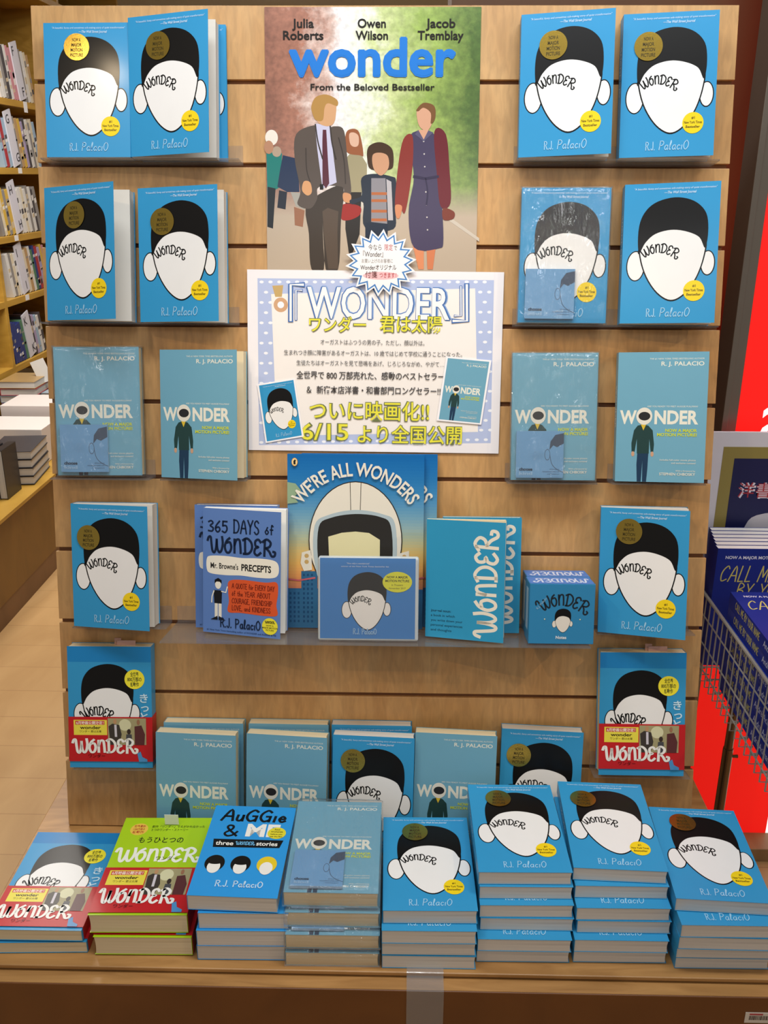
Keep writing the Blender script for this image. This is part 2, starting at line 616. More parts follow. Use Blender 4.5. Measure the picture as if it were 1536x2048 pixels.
def art_face(yellow=True, quote=True, author=True, bg='3494C8'):
    A = Art(1.502)
    A.rect(0, 0, 1, 1.502, bg)
    head_pictogram(A, 0, 0, 1.0)
    A.handw(.225, .57, .80, .105, .014, INK, arc=.065, tilt=.02)
    if quote:
        A.text('"A beautiful, funny and sometimes sob-making story of quiet transformation"', .53, .066, .02, 'CFE4F2', w=.86, a='c', shear=.2)
        A.text('\u2014The Wall Street Journal', .58, .112, .026, 'CFE4F2', w=.33, a='c', shear=.2, bold=.01)
    if yellow:
        A.ell(.77, 1.155, .112, .112, 'F2D21E')
        A.text('#1', .77, 1.115, .026, '3A2B10', a='c', bold=.02)
        A.text('New York Times', .77, 1.163, .027, '3A2B10', w=.19, a='c', bold=.02)
        A.text('Bestseller', .77, 1.208, .026, '3A2B10', a='c', bold=.02)
    if author:
        c = '9CCBE8'
        A.pen('R.J.', .28, .385, 1.43, .085, .009, c)
        A.pen('PalaciO', .42, .74, 1.43, .095, .009, c, slant=.15)
    return A


def art_film(bg='6FA6BE'):
    A = Art(1.502)
    A.rect(0, 0, 1, 1.502, bg)
    t = 'E6E4D6'
    A.text('THE #1 NEW YORK TIMES BESTSELLING AUTHOR', .95, .085, .017, t, w=.6, a='r')
    A.text('R. J. PALACIO', .95, .155, .045, t, w=.47, a='r', bold=.015)
    A.text('ARE YOU READY TO MEET AUGGIE PULLMAN?', .9, .63, .017, t, w=.56, a='r')
    A.text('W', .035, .82, .145, t, w=.19, bold=.035)
    A.text('NDER', .425, .82, .145, t, w=.485, bold=.035)
    # a plain standing figure whose round head takes the place of the letter
    A.poly([(.2, .9), (.24, .845), (.3, .83), (.36, .845), (.41, .9), (.43, 1.06), (.425, 1.15), (.395, 1.15), (.375, 1.0), (.375, 1.17), (.24, 1.17), (.235, 1.0), (.215, 1.15), (.18, 1.15), (.175, 1.05)], '24403F')
    A.poly([(.245, 1.17), (.37, 1.17), (.365, 1.35), (.355, 1.5), (.31, 1.5), (.305, 1.25), (.295, 1.5), (.25, 1.5), (.24, 1.3)], '1F3A55')
    A.ell(.195, 1.175, .018, .03, 'C79C80')
    A.ell(.412, 1.175, .018, .03, 'C79C80')
    A.poly([(.275, .83), (.335, .83), (.305, .9)], 'D8B93A')
    A.ell(.31, .735, .09, .1, 'E3DFD3')
    A.ell(.312, .735, .066, .05, '2A2A2C')
    A.text('NOW A MAJOR', .9, .915, .034, 'C9D43E', w=.35, a='r', bold=.03)
    A.text('MOTION PICTURE!', .9, .965, .034, 'C9D43E', w=.44, a='r', bold=.03)
    A.text('Includes full-color movie photos', .9, 1.25, .02, t, a='r', w=.4)
    A.text('and exclusive content!', .9, 1.285, .02, t, a='r', w=.27)
    A.text('With a foreword by', .9, 1.375, .018, t, a='r', w=.22)
    A.text('STEPHEN CHBOSKY', .9, 1.42, .03, t, a='r', w=.4, bold=.01)
    return A


def art_note():
    A = Art(1.0)
    A.rect(0, 0, 1, 1, '6C9CC6')
    A.ell(.66, .5, .06, .12, '4A5E78')
    A.ell(.66, .5, .05, .105, '6C9CC6')
    A.poly([(.7, .4), (.72, .22), (.82, .08), (1, .04), (1, .26), (.86, .34), (.78, .3)], '3D4C62', False)
    A.line([(.71, .5), (.76, .7), (.88, .82), (1, .87)], .012, '4A5E78', True)
    A.text('choose', .07, .84, .062, '22364E', w=.28, bold=.04)
    A.text('kind', .07, .93, .062, '8FB2D2', w=.28, bold=.04)
    A.text('#ChooseKind', .92, .82, .025, '3D5270', a='r')
    A.text('choosekind.tumblr.com', .92, .87, .025, '3D5270', a='r', w=.36)
    A.text('wonderthebook.com', .92, .92, .022, '3D5270', a='r', w=.26)
    return A


def people_picture(A, x0, y0, x1, y1):
    """small printed photo: generic family walking in a park"""
    W_, H_ = x1 - x0, y1 - y0
    f = lambda p: [(x0 + a * W_, y0 + b * H_) for a, b in p]
    A.rect(x0, y0, x1, y1, 'A49A72')
    A.ell(x0 + .45 * W_, y0 + .25 * H_, .16 * W_, .22 * H_, 'D4D0A8')
    A.poly(f([(.02, .3), (.12, .2), (.3, .25), (.36, .6), (.3, 1.0), (.06, 1.0)]), '3F3833')
    A.poly(f([(.17, .24), (.23, .24), (.24, .7), (.18, .7)]), 'CFC8D0')
    A.ell(x0 + .19 * W_, y0 + .12 * H_, .045 * W_, .1 * H_, 'B98E66')
    A.poly(f([(.48, .6), (.62, .6), (.64, 1.0), (.46, 1.0)]), '4A4A4E')
    A.ell(x0 + .55 * W_, y0 + .5 * H_, .05 * W_, .1 * H_, '3A2E28')
    A.poly(f([(.7, .3), (.88, .26), (.97, .6), (.95, 1.0), (.7, 1.0)]), '5A2F30')
    A.ell(x0 + .8 * W_, y0 + .14 * H_, .04 * W_, .1 * H_, '9B6E52')


def art_japan(lime=False):
    A = Art(1.5)
    bg = 'A9CF1E' if lime else '3494C8'
    A.rect(0, 0, 1, 1.5, bg)
    if lime:
        A.ell(.2, .2, .1, .1, 'E8C24E')
        for i, s in enumerate(('\u4e16\u754c\u7d2f\u8a08', '1200\u4e07\u90e8\u306e', '\u611f\u52d5\u4f5c')):
            A.text(s, .2, .165 + i * .05, .03, 'B0422A', a='c', bold=.02, w=.13)
        A.text('\u524d\u4f5c\u300c\u30ef\u30f3\u30c0\u30fc\u300d\u3067\u3048\u304c\u304b\u308c\u306a\u304b\u3063\u305f', .34, .17, .03, '2A3A10', w=.6, bold=.015)
        A.text('\uff13\u3064\u306e\u30ef\u30f3\u30c0\u30fc\u30fb\u30b9\u30c8\u30fc\u30ea\u30fc', .34, .225, .03, '2A3A10', w=.42, bold=.015)
        A.pen_j = None
        A.text('\u3082\u3046\u3072\u3068\u3064\u306e', .24, .42, .075, '1E2A10', w=.5, bold=.012)
        A.handw(.06, .97, .73, .22, .034, 'F0F0E4')
        A.text('\u30ef\u30f3\u30c0\u30fc', .5, .7, .045, '1E2A10', w=.24, bold=.01)
        A.poly([(.06, .92), (.1, .86), (.2, .82), (.32, .84), (.38, .9), (.38, .98), (.06, .98)], INK)
        A.ell(.72, .92, .09, .06, INK)
    else:
        A.rect(0, 0, 1, .19, '1F7FBE')
        head_pictogram(A, .02, .08, .86)
        A.handw(.2, .5, .9, .12, .015, INK, arc=.06, tilt=.02)
        A.ell(.8, .4, .12, .12, 'EFE23A')
        for i, s in enumerate(('\u5168\u4e16\u754c', '800\u4e07\u90e8\u306e', '\u611f\u52d5\u4f5c')):
            A.text(s, .8, .36 + i * .062, .04, '2E3A20', a='c', bold=.02, w=(.1, .17, .1)[i])
        for i, s in enumerate('\u304d\u3063\u3068\u3001\u3075'):
            A.text(s, .86 + (i % 2) * .01, .68 + i * .115, .085, 'C6E2F0', w=.095, bold=.02)
    return A


def art_band(sp=False):
    """red paper band; y down from the band's top, unit = cover width"""
    A = Art(.74)
    A.rect(0, 0, 1, .74, 'C01F24')
    A.rect(.06, .05, .46, .3, 'E9D94A')
    A.rect(.08, .065, .43, .13, 'C84038')
    A.text('6\u6708\u6620\u753b\u516c\u958b\u6c7a\u5b9a\uff01', .255, .12, .04, 'F6E9D8', a='c', w=.33, bold=.02)
    A.text('wonder', .26, .2, .05, '2A1E14', a='c', w=.25, bold=.02)
    A.text('\u30ef\u30f3\u30c0\u30fc \u541b\u306f\u592a\u967d', .26, .255, .028, '2A1E14', a='c', w=.26)
    people_picture(A, .47, .02, .93, .46)
    A.handw(.06, .82, .6, .24, .032, 'F1EDE6')
    A.text('\u30ef\u30f3\u30c0\u30fc', .33, .67, .045, '3A0A0A', a='c', w=.2)
    A.poly([(.82, .6), (.86, .57), (.88, .66), (.94, .7), (.94, .74), (.84, .74)], '4E8FC4')
    return A


# ------------------------------------------------------------------ frames of reference
TILT = math.radians(11.5)
_s, _c = math.sin(TILT), math.cos(TILT)
PO = Vector((-0.04009485, 1.66674787, 1.69215354))
ZT = 0.408          # table top
PITCH = 0.13096844  # slat pitch


def PW(X, V, off=0.0):
    """point on (or off) the leaning slat panel: X right, V down the slope, off towards the shopper"""
    return PO + Vector((X, -_s * V - _c * off, -_c * V + _s * off))


def rv(a):
    v = Vector(a)
    th = v.length
    if th < 1e-9:
        return Matrix.Identity(3)
    return Matrix.Rotation(th, 3, v / th)


def panel_frame(X, V, off, a=0.0, b=0.0, c=0.0, s=1.0):
    """matrix for a thing standing against the panel; a lean, b yaw, c roll in degrees"""
    R = rv([math.radians(q) for q in (a, b, c)])
    def wv(q):
        return Vector((q[0], -_s * q[1] - _c * q[2], -_c * q[1] + _s * q[2]))
    ex = wv(R.col[0])
    ey = wv(-R.col[1])
    ez = wv(R.col[2])
    M = Matrix((ex, ey, ez)).transposed().to_4x4()
    M.translation = PW(X, V, off)
    return M @ Matrix.Scale(s, 4)


def flat_frame(x, y, z, rot=(0, 0, 0), s=1.0):
    M = rv([math.radians(q) for q in rot]).to_4x4()
    M.translation = Vector((x, y, z))
    return M @ Matrix.Scale(s, 4)


# ------------------------------------------------------------------ the setting
FLOORM = wood('floor_wood', 'BD9461', 'D0A873', (2, 0.6, 1), 0.45)
m = MB()
m.box(-6, 5, -2, 9, -0.05, 0.0, FLOORM)
fl = tag(m.build('floor'), 'pale wood-look floor with faint plank seams', kind='structure')
_nt = FLOORM.node_tree
_bs = _nt.nodes['Principled BSDF']
_old = _bs.inputs['Base Color'].links[0].from_socket
_tc2 = _nt.nodes.new('ShaderNodeTexCoord')
_br = _nt.nodes.new('ShaderNodeTexBrick')
_br.inputs['Scale'].default_value = 1.0
_br.inputs['Brick Width'].default_value = 9.0
_br.inputs['Row Height'].default_value = 0.15
_br.inputs['Mortar Size'].default_value = 0.0012
_br.inputs['Color1'].default_value = (1, 1, 1, 1)
_br.inputs['Color2'].default_value = (.93, .93, .93, 1)
_br.inputs['Mortar'].default_value = (.72, .66, .6, 1)
_nt.links.new(_tc2.outputs['Object'], _br.inputs['Vector'])
_mm = _nt.nodes.new('ShaderNodeMix')
_mm.data_type = 'RGBA'
_mm.blend_type = 'MULTIPLY'
_mm.inputs[0].default_value = 1.0
_nt.links.new(_old, _mm.inputs[6])
_nt.links.new(_br.outputs['Color'], _mm.inputs[7])
_nt.links.new(_mm.outputs[2], _bs.inputs['Base Color'])

tag(MB().box(-6, 5, 2.35, 9, 2.75, 2.8, mat('D8D4C8', 0.8)).build('ceiling'), 'off-white shop ceiling', kind='structure')
tag(MB().box(-6, 5, 8.6, 8.7, 0, 2.75, mat('CFC8B4', 0.8)).build('wall_back'), 'cream far wall', kind='structure')
tag(MB().box(-2.75, -2.65, 2.2, 8.6, 0, 2.75, mat('B9A98A', 0.8)).build('wall_left'), 'wall behind the bookcases', kind='structure')
WALLB = wood('dark_wood_wall', '4A2A12', '6A4420', (1, 1, .2), 0.5)
tag(MB().box(0.09, 3.0, 2.1, 2.3, 0, 2.75, WALLB).build('wall_right'), 'dark brown wood wall behind the lightbox', kind='structure')

# ceiling fixtures seen over the panel's top edge
for i, (x, y, l) in enumerate(((-0.28, 5.6, .9), (-1.0, 7.2, .5))):
    f = empty('ceiling_light', Matrix.Translation((x, y, 2.75)),
              ('long glowing ceiling tube above the poster\'s top edge', 'short glowing ceiling tube above the upper left ledge')[i], 'ceiling light', 'ceiling tubes behind the display')
    MB().box(-l / 2, l / 2, -.1, .1, -.04, 0, mat('D6D2C8', .5), .005).build('housing', f)
    MB().box(-l / 2 + .02, l / 2 - .02, -.08, .08, -.055, -.04, mat('FFFFFF', .5, emit=16.0), .004).build('diffuser', f)

# ------------------------------------------------------------------ display table
TW = wood('table_wood', '9A6E3C', 'B98A52', (2.0, 14, 2), 0.42)
TD = wood('table_front', '66390F', '724214', (2.0, 14, 2), 0.5)
t = empty('display_table', Matrix.Translation((-0.04, 1.35, 0)), 'low wooden display table carrying the leaning panel and the book stacks', 'table')
MB().box(-.63, .632, -.267, .29, ZT - .007, ZT, TW, .0015).build('table_top', t)
MB().box(-.60, .60, -.255, .27, .06, ZT - .007, mat('2A180C', .7)).build('core', t)
m = MB()
m.box(-.63, .632, -.290, -.256, ZT - .37, ZT - .0115, TD, .0015)
m.box(-.628, .630, -.2885, -.262, ZT - .0117, ZT - .0105, TW)  # ledge in paler wood than its board: light on top put into the colour
m.build('front_board', t)
# base resting on the floor
MB().box(-.6, .6, -.25, .25, 0, .06, mat('3A2412', .7)).build('plinth', t)

# clear tape and the price label on the front board
m = MB()
pts = []
n = 14
prof = [(1.099, ZT + .0012), (1.0838, ZT + .0012), (1.0822, ZT + .0006), (1.0815, ZT - .004), (1.078, ZT - .0088), (1.0605, ZT - .0092), (1.0592, ZT - .0112), (1.0588, ZT - .05), (1.0588, ZT - .15)]
vs = []
for (y, z) in prof:
    for k in range(6):
        vs.append((0.014 + .056 * k / 5, y, z))
fs = [(i * 6 + k, i * 6 + k + 1, (i + 1) * 6 + k + 1, (i + 1) * 6 + k) for i in range(len(prof) - 1) for k in range(5)]
m.add(vs, fs, TAPE)
tp = tag(m.build('adhesive_tape'), 'strip of clear adhesive tape stuck over the middle of the table\'s front edge', 'tape')
md = tp.modifiers.new('thick', 'SOLIDIFY')
md.thickness = 0.0002
pl = empty('barcode_label', Matrix.Translation((.524, 1.0590, ZT - .050)), 'small white barcode label stuck at the right end of the table front', 'label')
m = MB()
m.box(0, .05, 0, .0008, -.010, .010, mat('D9D2C6', .6))
xx = .006
while xx < .046:
    wd = random.choice((.0006, .0011, .0017))
    m.box(xx, xx + wd, -.0002, 0, -.004, .004, mat('4A3A34', .6))
    xx += wd + random.choice((.0006, .001))
m.box(.006, .026, -.0002, 0, .0055, .0085, mat('B04048', .6))
m.build('label_print', pl)

# ------------------------------------------------------------------ slat panel
PANELM = wood('maple_slats', 'BC8C56', 'CCA06A', (3.5, 1.2, 3), 0.36, fleck=.13)
PF = Matrix((Vector((1, 0, 0)), Vector((0, _s, _c)), Vector((0, -_c, _s)))).transposed().to_4x4()   # local x right, y up the slope, z out
PF.translation = PO.copy()
sp_ = empty('slatwall_panel', PF, 'maple slatwall board leaning back on the table with horizontal grooves', 'display board')
m = MB()
edges = [-.1175] + [k * PITCH for k in range(10)] + [1.3085]
for i in range(len(edges) - 1):
    a = edges[i] + (.0036 if i > 0 else 0)
    b = edges[i + 1] - (.0036 if i < len(edges) - 2 else 0)
    m.box(-.575, .575, -b, -a, -.0085, 0, PANELM, .0008)
m.build('slats', sp_)
MB().box(-.572, .572, -1.3030, .1175, -.019, -.0085, wood('panel_core', '6A3E1C', '8A5A30', (1, 1, 6), .6)).build('backing_board', sp_)
for sx in (-.45, .45):
    m = MB()
    p0 = Vector((sx, .05 - .25, -.0195))
    # rear strut down to the table top (world z = ZT)
    wv = PF @ p0
    tgt = Vector((wv.x, 1.56, ZT))
    q = PF.inverted() @ tgt
    d = (q - p0)
    L = d.length
    R = d.to_track_quat('Z', 'Y').to_matrix().to_4x4()
    R.translation = p0
    m.box(-.015, .015, -.008, .008, 0.012, L - .012, mat('6A4826', .6), T=R)
    m.build('rear_strut', sp_)


# ------------------------------------------------------------------ acrylic ledges
def ledge(x0, x1, k, label, group='clear ledges on the slat panel', depth=.045):
    V = k * PITCH
    e = empty('acrylic_ledge', panel_frame((x0 + x1) / 2, V, 0.0), label, 'ledge', group)
    hw = (x1 - x0) / 2
    m = MB()
    m.box(-hw, hw, -.0012, .0012, .0006, depth, ACRYL)
    m.build('ledge_plate', e)
    m = MB()
    m.box(-hw, hw, .0012, .03, .0004, .0022, ACRYL)
    m.build('back_flange', e)
    return e


ledge(-.553, -.23, 1, 'clear acrylic ledge at top left of the panel under three upright paperbacks')
ledge(.2187, .5437, 1, 'clear acrylic ledge at top right of the panel under two gold-sticker paperbacks')
ledge(-.567, -.2403, 3, 'clear acrylic ledge second from the top on the left, under two opened paperbacks')
ledge(.2237, .5574, 3, 'clear second ledge on the right, under the plastic wrapped head book')
ledge(-.562, -.3919, 5, 'short clear ledge under the plastic-wrapped film-edition book at the far left')
ledge(-.3731, -.225, 5, 'short clear ledge left of the white sign, under the unwrapped film-edition book')
ledge(.2182, .3699, 5, 'short clear ledge right of the white sign, under a wrapped film-edition book')
ledge(.3952, .5522, 5, 'short clear ledge at the right edge of the panel under the shiny film-edition book')
ledge(-.5349, -.3703, 7, 'short clear ledge left of the long middle shelf')
ledge(.3811, .549, 7, 'short clear ledge right of the long middle shelf')
ledge(-.545, -.375, 9, 'lowest left ledge, under the red-banded book')
ledge(.385, .555, 9, 'lowest right ledge, under the red-banded book')
ledge(-.3603, .3527, 7, 'long deep clear shelf in the middle holding the blue picture book and the disc case', depth=.128)

# ------------------------------------------------------------------ books
BW, BH = .1435, .2155
ARTS = {'face': art_face(), 'film': art_film(), 'japan': art_japan(), 'lime': art_japan(True), 'band': art_band(), 'note': art_note()}
BASECOL = {'face': '3494C8', 'film': '6FA6BE', 'japan': '3494C8', 'lime': 'A9CF1E'}
_mc = {}


def cover_mesh(kind, w, h, T, op, spine_right=False, curl=0.0):
    key = (kind, w, h, T, op, spine_right, curl)
    if key in _mc:
        return _mc[key]
    c = pm(BASECOL[kind])
    inner = mat('D9D6CF', .6)
    th = .0004
    m = MB()
    sx0 = w if spine_right else 0
    m.box(0, w, 0, h, -T, -T + th, c)
    if spine_right:
        m.box(w - th, w, 0, h, -T + th, -th, c)
    else:
        m.box(0, th, 0, h, -T + th, -th, c)
    ca, sa = math.cos(op), math.sin(op)

    def hinge(p):
        p = Vector(p)
        x, z = (p.x, p.z) if not spine_right else (w - p.x, p.z)
        if curl:
            # the board bends gently: angle grows from spine to fore edge
            a = op + curl * (x / w - .5)
            nx, nz = x * math.cos(a) - z * math.sin(a), x * math.sin(a) + z * math.cos(a)
        else:
            nx, nz = x * ca - z * sa, x * sa + z * ca
        return Vector((nx if not spine_right else w - nx, p.y, nz))
    N = 8 if curl else 1
    for i in range(N):
        b = MB()
        b.box(w * i / N, w * (i + 1) / N, 0, h, -th, 0, c)
        m.add([hinge(v) for v in b.v], b.f, c)
    # inner lining, pale paper
    m.add([hinge(v) for v in ((.001, .001, -th - .00005), (w - .001, .001, -th - .00005), (w - .001, h - .001, -th - .00005), (.001, h - .001, -th - .00005))], [(3, 2, 1, 0)], inner)
    if kind in ARTS:
        ARTS[kind].put(m, w, 0.0, T=hinge)
    # spine lettering
    if not spine_right and kind in ('face', 'film') and T > .015:
        S = Art(1)
        if kind == 'face':
            S.handw(.22, .55, .0, .05, .008, 'D8E6EE')
        else:
            S.text('WONDER', .25, 0, .05, 'E6E4D6', bold=.03)
        for vs, fs, mt in S.items:
            q = [Vector((-.0001, h - x * h, -T / 2 - .004 + (y - 1) * w)) for x, y in vs]
            m.add(q, [tuple(reversed(f)) for f in fs], mt)
    me = m.mesh('cover')
    _mc[key] = me
    return me


def pages_mesh(w, h, T, pmt, spine_right=False):
    key = ('pages', w, h, T, pmt.name, spine_right)
    if key in _mc:
        return _mc[key]
    m = MB()
    bm = bmesh.new()
    x0, x1 = (.0006, w - .0015) if not spine_right else (.0015, w - .0006)
    # slightly bowed fore edge and uneven block
    ny = 7
    vs, fs = [], []
    prof = []
    for i in range(ny):
        t = i / (ny - 1)
        z = -T + .0006 + (T - .0014) * t
        bow = .0012 * math.sin(math.pi * t)
        prof.append((z, bow))
    for z, bow in prof:
        xa, xb = (x0, x1 - bow) if not spine_right else (x0 + bow, x1)
        vs += [(xa, .0008, z), (xb, .0008, z), (xb, h - .0008, z), (xa, h - .0008, z)]
    for i in range(ny - 1):
        a = i * 4
        for k in range(4):
            k2 = (k + 1) % 4
            fs.append((a + k, a + k2, a + 4 + k2, a + 4 + k))
    fs.append((3, 2, 1, 0))
    e = (ny - 1) * 4
    fs.append((e, e + 1, e + 2, e + 3))
    m.add(vs, fs, pmt)
    bm.free()
    me = m.mesh('pages')
    _mc[key] = me
    return me


def sticker_mesh(op=0.0):
    key = ('sticker',)
    if key in _mc:
        return _mc[key]
    g = bpy.data.materials.new('gold_foil')
    g.use_nodes = True
    b = g.node_tree.nodes['Principled BSDF']
    b.inputs['Base Color'].default_value = rgb('C2A44C')
    b.inputs['Metallic'].default_value = 1.0
    b.inputs['Roughness'].default_value = .22
    n = g.node_tree.nodes.new('ShaderNodeTexNoise')
    n.inputs['Scale'].default_value = 25
    bp = g.node_tree.nodes.new('ShaderNodeBump')
    bp.inputs['Strength'].default_value = .08
    g.node_tree.links.new(n.outputs[0], bp.inputs['Height'])
    g.node_tree.links.new(bp.outputs[0], b.inputs['Normal'])
    A = Art(0.0)
    A.ell(0, 0, .15, .15, g, n=40)
    for i, s in enumerate(('NOW A', 'MAJOR', 'MOTION', 'PICTURE')):
        A.text(s, .0, -.06 + i * .056, .036, '3A3010', a='c', w=(.1, .12, .14, .15)[i], bold=.02)
    m = MB()
    A.put(m, BW, 0.0)
    me = m.mesh('sticker')
    _mc[key] = me
    return me


def book(name, kind, M, label, group, T=.025, w=BW, h=BH, op=0.0, sticker=None, pmt=None, band=False, spine_right=False, curl=0.0, cat='book'):
    e = empty(name, M, label, cat, group)
    link('pages', pages_mesh(w, h, T, pmt or PAGE_W, spine_right), e)
    c = link('cover', cover_mesh(kind, w, h, T, op, spine_right, curl), e)
    if sticker:
        a = op + (curl * (.28 - .5) if curl else 0)
        R = Matrix.Rotation(-a, 4, 'Y')
        s = link('gold_sticker', sticker_mesh(), c)
        sx, sy = sticker
        loc = R @ Vector((sx * w, h - sy * w, .0016))
        s.matrix_local = Matrix.Translation(loc) @ R
    if band:
        bm_ = MB()
        y0, y1 = band
        sc_ = 1.0
        t_ = .0007
        x0, x1 = (-.0005, w + .0005)
        red = pm('C01F24')
        bm_.box(x0, x1, y0, y1, -T - t_, -T - .0003, red)
        bm_.box(x1 - .0003, x1 + .0004, y0, y1, -T - t_, .0014, red)
        bm_.box(x0, x1, y0, y1, .0012, .0016, red)
        A = ARTS['band']
        z = .0016
        kx = w
        last = None
        for vs, fs, mt in A.items:
            if mt is not last:
                z += .00005
            last = mt
            bm_.add([Vector((x * w, y0 + (y / .74) * (y1 - y0), z)) for x, y in vs], fs, mt)
        bm_.build('paper_band', e)
    return e


def wrap_mesh(w, h, T, seed):
    m = MB()
    g = .0022
    nx, ny = 26, 38
    vs, fs = [], []
    for j in range(ny + 1):
        for i in range(nx + 1):
            x = -g + (w + 2 * g) * i / nx
            y = -g + (h + 2 * g) * j / ny
            edge = min(i, nx - i, j, ny - j)
            z = .0085 + noise.noise(Vector((x * 45 + seed, y * 45, 0))) * .0012 + abs(noise.noise(Vector((x * 120 + y * 60, y * 30 + seed, 3)))) * .0010
            if edge == 0:
                z = .001
            vs.append((x, y, z))
    for j in range(ny):
        for i in range(nx):
            a = j * (nx + 1) + i
            fs.append((a, a + 1, a + nx + 2, a + nx + 1))
    b = len(vs)
    zb = -T - .001
    ring = [(i, 0) for i in range(nx + 1)] + [(nx, j) for j in range(1, ny + 1)] + [(i, ny) for i in range(nx - 1, -1, -1)] + [(0, j) for j in range(ny - 1, 0, -1)]
    idx = [j * (nx + 1) + i for i, j in ring]
    for k in idx:
        vs.append((vs[k][0], vs[k][1], zb))
    nn = len(idx)
    for k in range(nn):
        k2 = (k + 1) % nn
        fs.append((idx[k2], idx[k], b + k, b + k2))
    fs.append(tuple(b + k for k in range(nn - 1, -1, -1)))
    m.add(vs, fs, WRAP)
    me = m.mesh('plastic_wrap')
    for p in me.polygons:
        p.use_smooth = True
    return me


def notepad(M, label, s=.08):
    e = empty('sticky_notepad', M, label, 'notepad', 'notepads wrapped with the books')
    m = MB()
    m.box(0, s, 0, s, 0, .0045, mat('8FB0CE', .7))
    ARTS['note'].put(m, s, .0045)
    m.build('note_sheets', e)
    return e


ST = (.28, .315)
G_HEAD = 'blue head-cover paperbacks on the panel'
G_FILM = 'pale blue film-edition paperbacks on the panel'
D2R = math.pi / 180
# name: X, V, off, lean, block yaw, roll, scale, open angle, sticker, label
book('paperback', 'face', panel_frame(-.5455, .1270, .0356, 2.0, -1.5, .2, .965), 'blue head book with shining gold sticker, far left of the top ledge', G_HEAD, sticker=(0.39, 0.27))
book('paperback', 'face', panel_frame(-.4078, .1268, .0372, .8, 0, .5, .99), 'blue head book with swung-open cover, middle of the top left ledge', G_HEAD, op=15.9 * D2R, sticker=(0.38, 0.33))
book('paperback', 'face', panel_frame(-.3965, .1272, .0078, .2, 0, .1, .99), 'mostly hidden blue book at the back of the top left ledge', G_HEAD, T=.006)
book('paperback', 'face', panel_frame(-.5568, .3888, .0359, 1.6, 0, .5, .995), 'blue head book with wide-open cover, far left of the second ledge', G_HEAD, op=22.7 * D2R, sticker=(0.44, 0.33))
book('paperback', 'face', panel_frame(-.4003, .3905, .0360, 1.2, 0, .2, 1.0), 'blue head book with half-open cover, right place on the second left ledge', G_HEAD, op=15.0 * D2R, sticker=(0.31, 0.38))
book('paperback', 'film', panel_frame(-.5515, .6498, .0345, 1.8, 1.0, -.4, 1.01), 'wrapped film-edition paperback with a notepad at the panel\'s left edge', G_FILM, T=.022, pmt=PAGE_C)
book('paperback', 'film', panel_frame(-.3726, .6512, .0359, 1.5, -1, .4, 1.0), 'unwrapped film-edition paperback with a lifted cover, left of the white sign', G_FILM, op=15.5 * D2R, pmt=PAGE_C, T=.026)
book('paperback', 'face', panel_frame(-.5316, .9135, .0452, 1.5, -1, .2, 1.0), 'blue head book with gold sticker, alone left of the long shelf', G_HEAD, op=10.5 * D2R, sticker=(0.23, 0.4), T=.030)
book('paperback', 'face', panel_frame(.2224, .1262, .0367, 2.0, -2.0, 0, 1.015), 'blue head-cover book nearest the poster on the top right ledge', G_HEAD, op=8.5 * D2R, sticker=(0.35, 0.34))
book('paperback', 'face', panel_frame(.3844, .1265, .0368, 2.2, -2.0, 0, 1.02), 'blue head-cover book at the outer end of the top right ledge', G_HEAD, op=5.0 * D2R, sticker=(0.27, 0.345))
book('paperback', 'face', panel_frame(.2290, .3876, .0361, 1.0, -3.0, .4, 1.0), 'plastic-wrapped head-cover book with a notepad, right of the sign', G_HEAD)
book('paperback', 'face', panel_frame(.3955, .3888, .0440, 3.0, -4.0, .4, 1.03), 'glossy head-cover book without gold sticker, outer end of the second right ledge', G_HEAD, op=8.6 * D2R)
book('paperback', 'film', panel_frame(.2244, .6505, .0358, 1.5, -2, -.4, .99), 'wrapped film-edition paperback with a pad, right of the white sign', G_FILM, T=.022, pmt=PAGE_C)
book('paperback', 'film', panel_frame(.4008, .6510, .0363, 1.2, -4.0, -.5, 1.0), 'unwrapped film-edition paperback with streaky shine at the panel\'s right edge', G_FILM, op=9 * D2R, pmt=PAGE_C, T=.022)
book('paperback', 'face', panel_frame(.3813, .9131, .0430, 1.5, -9.0, -.6, 1.01), 'blue head book with loose cover, alone right of the long shelf', G_HEAD, op=13 * D2R, sticker=(.33, .27), T=.026)


def add_wrap(M, w, h, T, seed, nM, nlabel, wl):
    # wrap and note ride with the book they enclose
    bpy.context.view_layer.update()


def wrapped(label_part, seed):
    for o in COL.objects:
        if o.get('label', '').startswith(label_part):
            T = .022 if 'film' in label_part or 'film' in o['label'] else .025
            if 'head-cover' in o['label']:
                T = .025
            l = link('plastic_wrap', wrap_mesh(BW, BH, T, seed), o)
            return o


o = wrapped('wrapped film-edition paperback with a notepad at', 1.0)
notepad(o.matrix_world @ Matrix.Translation((.008, .006, .0026)), 'blue square notepad wrapped with the film-edition book at far left')
o = wrapped('plastic-wrapped head-cover', 5.0)
notepad(o.matrix_world @ Matrix.Translation((.010, .006, .0026)), 'blue square notepad inside the wrap of the head-cover book right of the sign')
o = wrapped('wrapped film-edition paperback with a pad', 9.0)
notepad(o.matrix_world @ Matrix.Translation((.008, .004, .0026)), 'blue square notepad inside the wrap of the film-edition book right of the sign')

